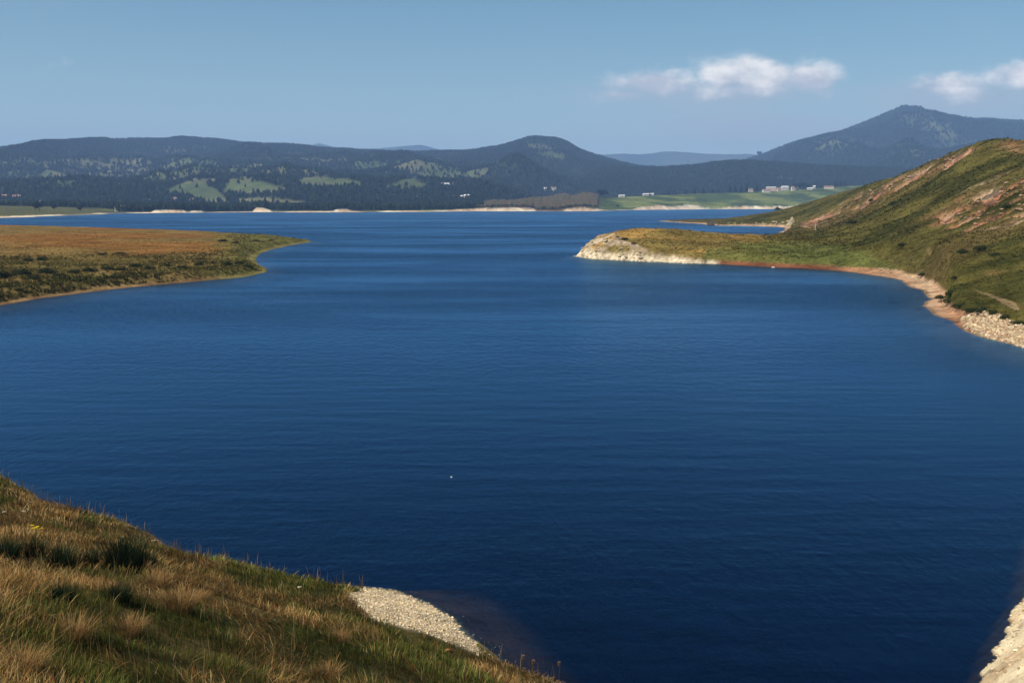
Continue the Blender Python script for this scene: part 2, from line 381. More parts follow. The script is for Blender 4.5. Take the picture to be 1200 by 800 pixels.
for i, (px, py, s, lab) in enumerate([
        (210, 716, 1.15, 'bright straw orange tussock, most vivid in the middle of the bank'),
        (182, 690, 1.0, 'pale brown tussock just right of the largest rush clump'),
        (233, 706, 0.7, 'small straw tussock right of the vivid orange tussock'),
        (150, 745, 0.85, 'straw tussock with pale bent stems at lower left centre of bank'),
        (85, 752, 0.95, 'large bleached tussock low on the left of the bank'),
        (25, 792, 0.9, 'bleached tussock in the bottom left corner'),
        (385, 796, 0.8, 'pale straw tussock on the bottom edge below the gravel beach'),
        (398, 752, 0.7, 'rusty straw tussock below left of the gravel beach')]):
    o = link('dry_tussock', tus[0]); o.location = onA(px, py); o.scale = (s, s, s); o.rotation_euler = (0, 0, i*2.1)
    tag(o, lab, 'grass tussock', 'dry straw tussocks on the near bank')

# ------------------------------------------------------------------ stones
def rock_mesh(name, mat, seed, sub=2, flat=0.6, rough=0.35, smooth=False):
    import bmesh
    bm = bmesh.new(); bmesh.ops.create_icosphere(bm, subdivisions=sub, radius=1)
    g = np.random.default_rng(seed); pl = g.normal(size=(11, 3)); pl /= np.linalg.norm(pl, axis=1)[:, None]; dd = g.uniform(.55, .9, 11)
    for v in bm.verts:
        c = np.array(v.co)
        for p, d in zip(pl, dd):
            q = c@p
            if q > d: c = c-p*(q-d)
        c *= 1+rough*0.25*(g.random()-0.5); v.co = (c[0], c[1]*0.8, c[2]*flat)
    me = bpy.data.meshes.new(name); bm.to_mesh(me); bm.free(); me.materials.append(mat); return me
stones = [rock_mesh('stone', M_stone, k, 2) for k in range(4)]
boulp = [rock_mesh('boulder', plain('pinkish_rock', (0.27, 0.17, 0.11), .95, 1.5, .35, .08), 30+k, 2, 0.7) for k in range(4)]
boul = [rock_mesh('boulder', M_limestone, 20+k, 3, 0.7) for k in range(4)]
def scatter_rocks(name, P, S, seed, pal, mat, flat=0.55):
    """many little irregular stones in one mesh"""
    g = np.random.default_rng(seed); import bmesh
    bm = bmesh.new(); bmesh.ops.create_icosphere(bm, subdivisions=1, radius=1)
    v0 = np.array([v.co[:] for v in bm.verts]); f0 = np.array([[v.index for v in f.verts] for f in bm.faces]); bm.free()
    n = len(P); v0 = v0[None]*g.uniform(.7, 1.15, (n, len(v0), 1))
    sc = S[:, None, None]*np.stack([g.uniform(.8, 1.3, n), g.uniform(.6, 1, n), g.uniform(.35, .8, n)*flat/0.55], -1)[:, None]
    v = v0*sc; a = g.uniform(0, 6.28, n); ca, sa = np.cos(a)[:, None], np.sin(a)[:, None]
    x = v[..., 0]*ca-v[..., 1]*sa; y = v[..., 0]*sa+v[..., 1]*ca
    v = np.stack([x, y, v[..., 2]], -1)+P[:, None]
    f = f0[None]+np.arange(n)[:, None, None]*len(v0[0])
    c = np.asarray(pal)[g.integers(0, len(pal), n)]*g.uniform(.6, 1.15, n)[:, None]*(.62+.7*fbm(P[:, 0], P[:, 1], .55, 3, 19))[:, None]
    return link(name, raw_mesh(name, v.reshape(-1, 3), [f.reshape(-1, 3)], np.repeat(c, v0.shape[1], 0), False, mat))
PALE = [(0.64, 0.51, 0.33), (0.54, 0.41, 0.25), (0.72, 0.61, 0.43), (0.38, 0.27, 0.17), (0.60, 0.47, 0.30)]
M_gravel = land_mat('gravel', 9, 2, 0.02, 0.25)
n = 110000; X = rng.uniform(-9, 3, n); Y = rng.uniform(20, 38, n); Z = zA(X, Y); b = bil(X, Y, xs, ys, bmA)
k = (rng.random(n) < ss(.12, .8, b)**1.5) & (Z > -0.12); P = np.stack([X, Y, Z+0.01], -1)[k]; print('gravel', len(P))
n2 = 5000; X = rng.uniform(-6, 6, n2); Y = rng.uniform(22, 40, n2); s2 = bil(X, Y, xs, ys, sA); Z = zA(X, Y); k = (abs(s2) < 0.7) & (rng.random(n2) < .4); P = np.concatenate([P, np.stack([X, Y, Z], -1)[k]])
tag(scatter_rocks('gravel', P, 0.010+0.045*rng.random(len(P))**5, 5, PALE, M_gravel), 'cream gravel strewn over the small beach of the near bank', 'gravel', kind='stuff')
for i in range(26):
    t = i/25; px = 430+135*t+random.uniform(-14, 8); py = tab(px, [(420, 700), (465, 708), (500, 722), (530, 738), (560, 758), (580, 768)])+random.uniform(-12, 10)
    o = link('stone', stones[i % 4]); x, y, z = onA(px, py); s = random.uniform(.04, .09); o.location = (x, y, z+s*0.15); o.scale = (s, s, s); o.rotation_euler = (0, 0, i)
    tag(o, 'loose pale stone larger than the gravel around it on the small cream beach', 'stone', 'larger stones on the small cream beach')
for px, py, s, lab in [(5, 603, .14, 'white flat stone in the grass at the left edge of the bank'), (27, 602, .12, 'white stone in grass, second from the left edge'),
                       (180, 636, .14, 'white stone on the grass crest right of the large rush clump'), (351, 691, .13, 'pale flat stone lying in grass left of the gravel beach'),
                       (560, 762, .10, 'lone pale stone at the right tip of the gravel beach'), (524, 762, .16, 'reddish stone in the grass below the gravel beach')]:
    o = link('stone', stones[1]); x, y, z = onA(px, py); o.location = (x, y, z+0.10 if py < 700 else z+.02); o.scale = (s*.8, s*.55, s*.5); tag(o, lab, 'stone')
    if 'reddish' in lab:
        o.data = o.data.copy(); o.data.materials.clear(); o.data.materials.append(plain('red_stone', (0.36, 0.13, 0.06), .9, 5, .3, .02))

# seed stalks at the bank's right end, and one yellow flower
def stalk(px, py, h, lab, i):
    x, y, z = onA(px, py); t = thing('seed_stalk', lab, 'seed stalk', (x, y, z), 'tall seed stalks at the tip of the near bank')
    n = 3; me = []
    v, f, c = blades(np.zeros((n, 3)), np.full(n, h), np.full(n, .012), np.array([0, 2.1, 4.2])+i, np.full(n, .06), np.tile((0.16, .12, .05), (n, 1)))
    link('stem', raw_mesh('stem', v, [f], c, False, M_leaf), t)
    g = np.random.default_rng(i); n = 90; u = g.random(n); a = g.uniform(0, 6.28, n)
    b = np.stack([.012*np.cos(a), .012*np.sin(a), h*.80+u*h*.2], -1)
    v, f, c = blades(b, np.full(n, .05), np.full(n, .012), a, np.full(n, .9), np.tile((0.30, .19, .11), (n, 1))*g.uniform(.6, 1.2, n)[:, None])
    link('seed_head', raw_mesh('seed_head', v, [f], c, False, M_leaf), t)
stalk(613, 792, .62, 'tall stalk with brown seed head, leftmost of the three', 1)
stalk(625, 797, .6, 'stalk with brown seed head, middle of the three', 2)
stalk(655, 806, .8, 'tallest pale seed stalk at the far right tip of the bank', 3)
x, y, z = onA(42, 642); t = thing('yellow_flower', 'small yellow flowering plant among dark rushes at left', 'flower', (x, y, z))
g = np.random.default_rng(3); n = 26; a = g.uniform(0, 6.28, n)
v, f, c = blades(np.zeros((n, 3)), g.uniform(.4, .65, n), np.full(n, .014), a, g.uniform(.1, .5, n), np.tile((.05, .08, .02), (n, 1))); link('stem', raw_mesh('stem', v, [f], c, False, M_leaf), t)
for c0 in g.uniform(-.16, .16, (6, 3))*(1, 1, .5)+(0, 0, .55):
    n = 9; v, f, c = blades(np.zeros((n, 3)), np.full(n, .05), np.full(n, .04), np.arange(n)*.7, np.full(n, 1.2), np.tile((.65, .48, .02), (n, 1)))
    link('blossom', raw_mesh('blossom', v, [f], c, False, M_leaf), t, tuple(c0))

# floating white speck
import bmesh
def lathe(name, prof, mat, seg=16, parent=None, smooth=True):
    p = np.array(prof, float); a = np.arange(seg)*2*math.pi/seg
    V = np.stack([p[:, 0:1]*np.cos(a), p[:, 0:1]*np.sin(a), np.repeat(p[:, 1:2], seg, 1)], -1).reshape(-1, 3); F_ = []
    for i in range(len(p)-1):
        for j in range(seg): F_.append((i*seg+j, i*seg+(j+1) % seg, (i+1)*seg+(j+1) % seg, (i+1)*seg+j))
    me = raw_mesh(name, V, [np.array(F_)], smooth=smooth, mat=mat); return link(name, me, parent)
M_white = plain('white_plastic', (0.8, 0.8, 0.78), 0.4, 4, .05)
gx, gy = G(529, 559)
fl = thing('float', 'small white float bobbing alone on the open water', 'float', (gx, gy, 0.01)); fl.rotation_euler = (0.5, 0.2, 0); fl.scale = (.45, .45, .45)
lathe('body', [(0.0, -.07), (.05, -.065), (.08, -.02), (.085, .03), (.06, .07), (.02, .09), (.0, .09)], M_white, 16, fl)
lathe('cap', [(0, .088), (.018, .088), (.018, .12), (.0, .122)], M_white, 10, fl)

# ================================================================== stone embankment, lower right
toe = [(4, 15.4), tuple(G(1146, 799)), tuple(G(1172, 752)), tuple(G(1199, 702)), (24.5, 44.3), (32, 54)]
poE = toe+[(60, 50), (60, 6), (30, 2), (12, 6)]
gx_ = np.arange(3, 46, 0.11); gy_ = np.arange(8, 56, 0.11); XE, YE = np.meshgrid(gx_, gy_)
sE = sdf(XE, YE, poE)+(fbm(XE, YE, 0.9, 4, 5)-.5)*0.4
zE = np.where(sE > 0, np.minimum(sE*0.85, 12.0+0.02*sE), sE*1.1)
blk = np.floor(fbm(XE*1.0, YE*1.3, 1.0, 2, 8)*9)/9
zE = zE+(blk-.5)*0.20*(sE > -.2)+(ridged(XE, YE, .45, 3, 4)-.5)*0.10+(fbm(XE, YE, .33, 3, 6)-.5)*.22
CE = mix((0.52, 0.43, 0.29), (0.42, 0.31, 0.19), ss(.45, .7, fbm(XE, YE, 1.1, 4, 77)))
CE = mix(CE, (0.10, 0.055, 0.03), ss(.80, .92, ridged(XE, YE, 1.5, 3, 14))*.85)
CE = mix(CE, (0.07, 0.04, 0.03), ss(.10, -.02, zE)); CE = mix(CE, DEEP, ss(-.1, -.9, zE))
o = terrain('stone_embankment', XE, YE, np.maximum(zE, -4.5), CE, land_mat('embankment_stone', 7, 1.2, .03, .22), (sE > -4.2)); del o['kind']
tag(o, 'pale cream rough stone embankment rising from dark water in the lower right corner', 'embankment')

n = 30000; X = rng.uniform(5, 26, n); Y = rng.uniform(14, 44, n); e_ = bil(X, Y, gx_, gy_, sE); Z = bil(X, Y, gx_, gy_, zE); k = (e_ > .0) & (e_ < 9); P = np.stack([X, Y, Z], -1)[k]
tag(scatter_rocks('rubble', P, .015+.075*rng.random(len(P))**3, 15, [(.62, .50, .34), (.52, .39, .24), (.68, .58, .42), (.40, .27, .16)], M_gravel), 'cream rubble packed over the stone embankment in the lower right corner', 'rubble', kind='stuff')

# ================================================================== leaf helpers for scrub and trees
def leafcloud(n, rad, g, size, pal, hollow=0.5, base=0.0):
    """n small bent leaf sprays in an uneven dome"""
    d = g.normal(size=(n, 3)); d /= np.linalg.norm(d, axis=1)[:, None]; d[:, 2] = np.abs(d[:, 2])*1.0-0.1
    lob = 0.72+0.5*vn(d[:, 0]*2.3+5, d[:, 1]*2.3+d[:, 2]*3+9, int(g.integers(99)))
    r = (hollow+(1-hollow)*g.random(n)**.6)*lob
    c = d*r[:, None]*np.asarray(rad)+np.array([0, 0, base])
    a = g.normal(size=(n, 3)); a /= np.linalg.norm(a, axis=1)[:, None]; b = np.cross(a, d+1e-3); b /= np.linalg.norm(b, axis=1)[:, None]+1e-9
    s = size*g.uniform(.6, 1.4, n)[:, None]
    V = np.stack([c-a*s, c+b*s*.6, c+a*s, c-b*s*.6], 1)
    Fc = np.arange(n*4).reshape(n, 4)
    col = np.asarray(pal)[g.integers(0, len(pal), n)]*g.uniform(.65, 1.3, n)[:, None]
    return V.reshape(-1, 3), Fc, np.repeat(col, 4, 0)
SHR = [(0.022, 0.032, 0.014), (0.032, 0.042, 0.016), (0.045, 0.050, 0.02), (0.018, 0.026, 0.012)]
def stems_mesh(g, n, h, r):
    v, f, c = blades(np.zeros((n, 3)), h*g.uniform(.6, 1, n), np.full(n, r), g.uniform(0, 6.28, n), g.uniform(.2, .8, n), np.tile((.06, .045, .03), (n, 1)))
    return raw_mesh('stems', v, [f], c, False, M_bark)
def shrub_proto(seed, pal=SHR):
    g = np.random.default_rng(seed); Vs, Fs, Cs, o = [], [], [], 0
    for k in range(4):
        v, f, c = leafcloud(260, (0.75, 0.75, 0.7), g, 0.075, pal); v = v*g.uniform(.6, 1.0)+np.array([g.uniform(-.45, .45), g.uniform(-.45, .45), 0.12])
        Vs.append(v); Fs.append(f+o); Cs.append(c); o += len(v)
    t = thing('shrub', 'x', 'shrub', (0, 0, 0))
    link('foliage', raw_mesh('foliage', np.concatenate(Vs), [np.concatenate(Fs)], np.concatenate(Cs), False, M_scrub), t)
    link('stems', stems_mesh(g, 14, .7, .05), t); return t
ORD = ['first', 'second', 'third', 'fourth', 'fifth', 'sixth', 'seventh', 'eighth', 'ninth', 'tenth', 'eleventh', 'twelfth', 'thirteenth', 'fourteenth', 'fifteenth', 'sixteenth',
       'seventeenth', 'eighteenth', 'nineteenth', 'twentieth', 'twenty-first', 'twenty-second', 'twenty-third', 'twenty-fourth', 'twenty-fifth', 'twenty-sixth', 'twenty-seventh', 'twenty-eighth', 'twenty-ninth', 'thirtieth']
protos = []
def place_shrubs(spots, zf, what, group, seed, sz=1.0):
    global protos
    if not protos: protos = [shrub_proto(s) for s in (1, 2, 3)]
    g = random.Random(seed)
    for i, (px, py, s) in enumerate(sorted(spots)):
        x, y, z = zf(px, py); lab = '%s from the left of the %s' % (ORD[i], what)
        src = protos[i % 3]; sc = (s*g.uniform(.9, 1.2), s*g.uniform(.9, 1.2), s*g.uniform(.75, 1.05))
        if src['label'] == 'x': src.location = (x, y, z-.05); src.scale = sc; src['label'] = lab; src['group'] = group
        else: copy_thing(src, lab, (x, y, z-.05), g.uniform(0, 6), sc, group)
def scrub_mass(name, X, Y, Z, S, pal, seed, col=None):
    """low tufts: 4-blade fans and small domes, thousands in one mesh"""
    g = np.random.default_rng(seed); n = len(X); K = 9
    Xb = np.repeat(X, K)+np.repeat(S, K)*g.normal(0, .32, n*K); Yb = np.repeat(Y, K)+np.repeat(S, K)*g.normal(0, .32, n*K); Sb = np.repeat(S, K); Zb = np.repeat(Z, K)
    c = col if col is not None else np.asarray(pal)[g.integers(0, len(pal), n)]
    c = np.repeat(c, K, 0)*g.uniform(.65, 1.3, n*K)[:, None]
    a = g.uniform(0, 6.28, n*K); ln = g.uniform(.1, .9, n*K)*Sb; h = Sb*g.uniform(.45, 1., n*K); w = Sb*.13
    b = np.stack([Xb, Yb, Zb-.05*Sb], -1); s = np.stack([-np.sin(a), np.cos(a), 0*a], -1)*w[:, None]; d = np.stack([np.cos(a)*ln, np.sin(a)*ln, h], -1)
    V = np.stack([b-s*.6, b+s*.6, b+d*.6+s, b+d, b+d*.6-s], 1).reshape(-1, 3)
    i = np.arange(n*K)[:, None]*5; Fc = np.stack([i+0, i+1, i+2, i+3, i+4], -1).reshape(-1, 5)
    return link(name, raw_mesh(name, V, [Fc], np.repeat(c, 5, 0), False, M_scrub))

# ================================================================== polar landmass builder
def polar(u0, u1, du, y0, y1, dl):
    u = np.arange(u0, u1, du); l = np.arange(math.log(y0), math.log(y1), dl); U, Lg = np.meshgrid(u, l); Y = np.exp(Lg)
    return u, l, U*Y, Y
def pol_eval(u, l, A):
    return lambda X, Y: bil(np.asarray(X, float)/np.asarray(Y, float), np.log(np.asarray(Y, float)), u, l, A)
def marcher(zf, t0, t1, n=6000):
    def f(px, py):
        x, y, w = ray(px, py); t = np.exp(np.linspace(math.log(t0), math.log(t1), n)); z = zf(x*t, y*t); hit = (CH+w*t < z) & (z > 0)
        k = np.argmax(hit) if hit.any() else np.argmin(np.abs(CH+w*t-z))
        return float(x*t[k]), float(y*t[k]), float(z[k])
    return f

# ------------------------------------------------------------------ B left peninsula
sB = [(-700, 470), (-400, 415), (-200, 384), (-100, 370), (0, 358), (50, 349), (100, 343), (150, 337), (200, 332.5), (250, 328), (283, 325), (300, 321.5), (313, 318.5), (311, 314),
      (302, 309), (300, 303), (305, 297), (317, 293), (340, 287.5), (367, 283)]
pB = [tuple(G(x, y)) for x, y in sB]+[tuple(G(340, 279.6)), tuple(G(300, 277.2)), tuple(G(250, 275)), tuple(G(130, 272)), tuple(G(0, 269.5)), tuple(G(-300, 268)), tuple(G(-900, 270)), (-700, 200)]
cB = []
for px, py, y in [(0, 330, 155), (0, 300, 215), (0, 280, 300), (0, 268.5, 420), (100, 325, 170), (100, 300, 220), (100, 280, 300), (133, 272, 400), (200, 318, 185), (200, 300, 225), (200, 282, 300), (230, 274, 400),
                  (270, 312, 200), (280, 298, 240), (290, 282, 310), (300, 276.5, 380), (330, 285, 330), (-200, 330, 160), (-200, 290, 250), (-300, 270, 420), (-500, 330, 165)]:
    x, yy, z = W(px, py, y); cB.append((x/yy*4, math.log(yy)*1.5, z))
cB = np.array(cB); tB = TPS(cB[:, :2], cB[:, 2], .05)
uB, lB, XB, YB = polar(-0.95, -0.17, 0.0011, 88, 640, 0.0042)
sdB = sdf(XB, YB, pB)+(fbm(XB, YB, 9, 4, 3)-.5)*3.2*ss(0, 6, np.abs(sdf(XB, YB, pB))+2)
zi = np.maximum(tB(XB/YB*4, np.log(YB)*1.5), 0.9)+(fbm(XB, YB, 14, 4, 8)-.5)*.8
bk = np.where(sdB > 0, np.where(sdB < 1.7, .12*sdB, .20+(sdB-1.7)*.5), np.maximum(sdB*.22, -4.4))
ZB = np.where(sdB > 0, np.minimum(zi, bk), bk)
pxB, pyB = PX(XB, YB, ZB)
f1 = fbm(XB, YB, 12, 4, 12); f2 = fbm(XB, YB, 45, 3, 13)
reddish = np.array((0.17, 0.083, 0.026)); olive = np.array((0.085, 0.068, 0.024)); tan_ = np.array((0.20, 0.13, 0.06))
top = ss(303, 292, pyB+(f1-.5)*22)*ss(285, 250, pxB+(f1-.5)*60)
CB = mix(mix(olive, (0.14, 0.095, 0.035), ss(.35, .65, f1)), mix(reddish, (0.15, .10, .035), ss(.4, .65, f2)), top)
CB = mix(CB, mix(tan_, (.13, .08, .04), ss(.4, .6, f1)), ss(2.6, 1.4, sdB+(f1-.5)*3)); CB = mix(CB, (0.10, .055, .035), ss(.8, .2, sdB)*(sdB > 0)*.6)
CB = mix(CB, (.11, .12, .035), ss(225, 290, pxB)*.6)
CB = under(CB, ZB, sdB)
terrain('left_peninsula_ground', XB, YB, ZB, CB, M_mid, sdB > -22)
zBf = pol_eval(uB, lB, ZB); mB = marcher(zBf, 90, 600)
sBf = pol_eval(uB, lB, sdB); tpB = pol_eval(uB, lB, top)
n = 60000; U = rng.uniform(-.72, -.18, n); Y = np.exp(rng.uniform(math.log(100), math.log(480), n)); X = U*Y; s_ = sBf(X, Y); Z = zBf(X, Y)
px, py = PX(X, Y, Z); front = ss(16, 4, s_)*ss(0, 2, s_)*ss(300, 150, px)
nz = fbm(X, Y, 8, 3, 44)
k = (s_ > 1.6) & (rng.random(n) < (.25+ss(.38, .6, nz)*.6)*(1-.4*tpB(X, Y))+front*.9); X, Y, Z, px, py, s_, nz = [q[k] for q in (X, Y, Z, px, py, s_, nz)]; n = len(X); print('scrubB', n)
dk = np.clip(ss(20, 6, s_)*ss(300, 120, px)*.8+ss(.5, .68, nz)*.45, 0, 1)*(1-.85*tpB(X, Y))
cl = mix((0.135, 0.105, 0.034), (0.062, 0.060, 0.020), dk); cl = mix(cl, (0.20, .10, .032), tpB(X, Y)*.9)
tag(scrub_mass('scrub', X, Y, Z, (0.18+.28*rng.random(n))*(1+.5*dk)*np.where(tpB(X, Y) > .5, .6, 1), None, 4, cl), 'low heath and rough grass covering the left peninsula', 'scrub', kind='stuff')
spB = [(6, 326, 2.0), (24, 322, 1.7), (38, 327, 1.6), (57, 320, 1.8), (70, 325, 1.5), (88, 320, 1.3), (105, 318, 1.5), (124, 316, 1.2), (140, 317, 1.3), (158, 313, 1.3), (176, 316, 1.2), (196, 312, 1.2), (214, 315, 1.1),
       (232, 311, 1.2), (250, 309, 1.1), (266, 311, 1.3), (283, 310, 1.5), (290, 313, 1.2), (34, 306, 1.3), (50, 305, 1.2), (262, 283, 1.3), (276, 285, 1.2), (300, 283, 1.1), (318, 282, 1.0), (120, 299, 1.2), (142, 298, 1.1)]
place_shrubs(spB, mB, 'dark shrubs standing on the left grassy peninsula', 'dark shrubs on the left peninsula', 1)

# ------------------------------------------------------------------ C right hillside and headlands
sC = [(670, 300.5), (700, 304), (750, 306.5), (800, 308.5), (837, 309.5), (880, 312), (920, 314), (960, 316), (1000, 319), (1030, 323), (1060, 331), (1080, 341), (1088, 350), (1078, 358), (1100, 370), (1130, 385), (1150, 394),
      (1180, 402), (1200, 408), (1260, 424), (1360, 455), (1600, 520), (1900, 580)]
pC = [tuple(G(x, y)) for x, y in sC]+[(160, 40), (700, 40), (900, 500), (900, 1150), (460, 1200)]
pC += [W(1000, 1, 1080)[:2], W(930, 1, 990)[:2], W(890, 1, 930)[:2], W(850, 1, 900)[:2], W(810, 1, 850)[:2], W(778, 1, 790)[:2], W(800, 1, 735)[:2], W(828, 1, 690)[:2], W(836, 1, 655)[:2], W(850, 1, 634)[:2], W(870, 1, 628)[:2], W(895, 1, 618)[:2], W(925, 1, 596)[:2], W(931, 1, 560)[:2]]
pC += [W(925, 1, 470)[:2], W(890, 1, 395)[:2], W(850, 1, 350)[:2], W(780, 1, 325)[:2], W(720, 1, 305)[:2], W(686, 1, 285)[:2]]
ctl = [(690, 284, 272), (720, 271, 275), (745, 266, 280), (770, 266, 285), (800, 269, 288), (850, 276, 292), (890, 279, 300), (920, 277, 325), (720, 290, 255), (760, 288, 252), (800, 292, 245), (850, 295, 240), (900, 300, 225), (860, 285, 262),
       (960, 300, 230), (1000, 300, 205), (1000, 280, 260), (960, 275, 330), (940, 267, 450), (1000, 255, 400), (1000, 240, 500), (1000, 223, 640), (950, 240, 720), (950, 236, 780), (900, 250, 820), (975, 227, 720), (850, 257, 760), (880, 258, 650), (915, 256, 640), (960, 252, 560),
       (1050, 260, 270), (1050, 230, 360), (1020, 215, 580), (1050, 206, 500), (1085, 193, 460), (1100, 300, 170), (1100, 270, 210), (1100, 240, 260), (1100, 210, 340), (1115, 179, 420), (1150, 330, 135), (1150, 300, 155), (1150, 270, 185), (1150, 240, 220),
       (1150, 200, 280), (1145, 164, 365), (1175, 164, 330), (1200, 380, 110), (1200, 340, 126), (1200, 300, 145), (1200, 260, 175), (1200, 220, 215), (1198, 166, 300), (1300, 176, 260), (1300, 250, 150), (1300, 340, 105), (1450, 180, 220), (1450, 300, 100), (1120, 350, 128), (1060, 310, 175)]
cC = []
for px, py, y in ctl:
    x, yy, z = W(px, py, y); cC.append((x/yy*4, math.log(yy)*1.5, z))
for px, y, z in [(700, 320, .5), (770, 340, 1), (850, 370, 1.5), (1050, 800, 25), (1100, 650, 27), (1200, 520, 25), (1200, 390, 29), (1150, 450, 31), (1300, 480, 27), (1000, 950, 18), (950, 1000, 8), (1500, 400, 25), (1200, 1000, 15), (1500, 900, 15), (1700, 110, 16), (1700, 300, 25)]:
    cC.append(((px-600)/F*4, math.log(y)*1.5, z))
cC = np.array(cC); tC = TPS(cC[:, :2], cC[:, 2], .01)
uC, lC, XC, YC = polar(0.035, 0.98, 0.00105, 62, 1250, 0.0037)
s0 = sdf(XC, YC, pC); sdC = s0+(fbm(XC, YC, 7, 4, 3)-.5)*2.6*np.clip(YC/200, .6, 2)
pxc = 600+F*XC/YC
bw = tab(pxc, [(670, .6), (760, 1.2), (837, 2.0), (870, 3.5), (1000, 3.6), (1040, 3.6), (1070, 3.6), (1090, 3.0), (1105, 2.4), (1135, 2.4), (1170, 4.2), (1300, 5)]); far = YC > 400; bw = np.where(far, 2.0, bw)
stp = tab(pxc, [(670, 1.5), (760, 1.1), (850, .5), (1000, .5), (1090, .7), (1118, 2.0), (1150, 2.6), (1180, 1.1), (1300, .8)]); stp = np.where(far, .8, stp)
nC = fbm(XC, YC, 30, 5, 18)
lin = ridged(XC*.5+YC*.2, YC*1.2-XC*.25, 22, 4, 28)
zi = np.maximum(tC(XC/YC*4, np.log(YC)*1.5), .5)
inl = ss(4, 30, s0)
zi = zi+(nC-.5)*2.0*inl*np.clip(YC/250, .5, 1.4)+(fbm(XC, YC, 5, 3, 19)-.5)*.7+(lin-.5)*.9*inl
bk = np.where(sdC > 0, np.where(sdC < bw, .11*sdC, .11*bw+(sdC-bw)*stp), np.maximum(sdC*.25, -4.4))
ZC = np.where(sdC > 0, np.minimum(zi, bk), bk)
pxC, pyC = PX(XC, YC, ZC); jx = (fbm(XC, YC, 10, 4, 55)-.5); jy = (fbm(XC, YC, 10, 4, 56)-.5)
def area(poly, soft=3, j=16, near=0, farr=1e9):
    m = ss(-soft, soft, sdf(pxC+jx*j*1.6, pyC+jy*j, poly)); return m*(YC > near)*(YC < farr)
scar1 = [(935, 262), (960, 254), (985, 243), (1000, 228), (1020, 224), (1045, 208), (1075, 194), (1095, 186), (1120, 177), (1140, 166), (1150, 172), (1135, 182), (1110, 194), (1080, 206), (1060, 213), (1030, 230), (1010, 243), (985, 250), (960, 262), (945, 268)]
scar2 = [(1080, 252), (1110, 243), (1130, 228), (1160, 215), (1185, 208), (1210, 200), (1330, 190), (1330, 262), (1210, 258), (1180, 266), (1150, 268), (1110, 266), (1095, 262)]
scar3 = [(1165, 172), (1190, 161), (1260, 160), (1260, 188), (1200, 180)]
mS1 = area(scar1, 2, 12, 300); mS2 = area(scar2, 4, 26, 0, 330); mS3 = area(scar3, 4, 10)
tip = area([(660, 305), (678, 285), (700, 276), (722, 272), (742, 284), (768, 298), (790, 300), (842, 306), (842, 316), (660, 310)], 2, 9, 200, 330)
path = np.maximum(area([(1083, 291), (1088, 290), (1100, 306), (1097, 307)], .8, 2, 190)*.6, area([(1140, 340), (1165, 350), (1188, 363), (1196, 364), (1190, 355), (1160, 345)], .8, 4))
red2 = area([(1150, 310), (1180, 300), (1210, 320), (1210, 380), (1190, 350), (1165, 335)], 6, 22)*.35
rk = np.clip(mS1*ss(.40, .50, fbm(XC, YC, 11, 5, 190, .65)+.13*ss(1050, 970, pxC))+mS2*ss(.44, .58, fbm(XC, YC, 5, 5, 90, .6))+mS3*.5, 0, 1)
rd = ridged(XC, YC, 7, 4, 33)
ZC = ZC-rk*(.6+1.8*(fbm(XC, YC, 3.5, 3, 70)))*np.clip(YC/300, .6, 1.4)*inl+tip*(ridged(XC, YC, 5, 4, 71)-.5)*1.3*(sdC > .6)
g1 = fbm(XC, YC, 16, 5, 61, .6); g2 = fbm(XC, YC, 60, 3, 62)
grass = mix((0.036, 0.037, 0.011), (0.086, 0.074, 0.021), ss(.33, .66, g1)); grass = mix(grass, (0.115, .078, .033), ss(.5, .72, g2)*.6)
CC = grass
ochre = mix((0.27, 0.165, 0.05), (0.15, .11, .034), ss(.4, .6, g1)); CC = mix(CC, ochre, ss(960, 830, pxC+jx*90)*(YC < 345)*.95)
CC = mix(CC, (0.085, 0.095, 0.026), area([(830, 290), (900, 283), (1010, 292), (1050, 315), (900, 312), (830, 306)], 6, 14)*.8)
soil = mix((0.30, 0.14, 0.075), (0.38, .23, .14), ss(.4, .7, fbm(XC, YC, 4, 4, 91))); soil = mix(soil, (0.46, .36, .26), ss(.55, .75, fbm(XC, YC, 9, 3, 92))*.7)
soil = mix(soil, (.06, .04, .03), ss(.60, .76, rd)*.75)
CC = mix(CC, soil*.9, rk); CC = mix(CC, (.30, .16, .085), red2*ss(.5, .7, g1)); CC = mix(CC, (.42, .28, .17), path*.35)
white = mix((0.26, 0.20, 0.13), (0.42, .34, .24), ss(.4, .6, fbm(XC, YC, 4, 3, 93))); white = mix(white, (.25, .17, .11), ss(.66, .82, ridged(XC, YC, 4, 4, 94))*.7)
CC = mix(CC, white, tip*ss(.30, .46, fbm(XC, YC, 4.5, 4, 95)+.12*ss(3, 0, ZC)))
shorec = np.stack([np.interp(pxc, [670, 835, 845, 960, 1010, 1090, 1130, 1160, 1300], [a, a, b, b, c, d, e, g_, g_]) for a, b, c, d, e, g_ in
                   [(.60, .16, .34, .46, .36, .5), (.50, .065, .18, .31, .18, .42), (.36, .035, .10, .20, .10, .31)]], -1)
shorec = np.where(far[..., None], np.array((.46, .31, .20)), shorec)*(0.75+.5*fbm(XC, YC, 3, 3, 96))[..., None]
hgt = tab(pxc, [(670, 3.2), (740, 1.6), (800, .9), (845, .55), (1000, .7), (1060, 1.1), (1090, .9), (1200, 1.0)]); hgt = np.where(far, tab(pxc, [(780, .3), (828, .6), (850, 3.2), (900, 3.6), (930, 3.5)]), hgt)
CC = mix(CC, shorec*.85, ss(hgt*1.15, hgt*.8, ZC+(jx)*1.2*np.minimum(hgt, 1))*ss(bw+1.6, bw+.4, sdC))
CC = mix(CC, (.06, .035, .025), ss(.09, .03, ZC)*(ZC > 0)*.6)
CC = under(CC, ZC, sdC)
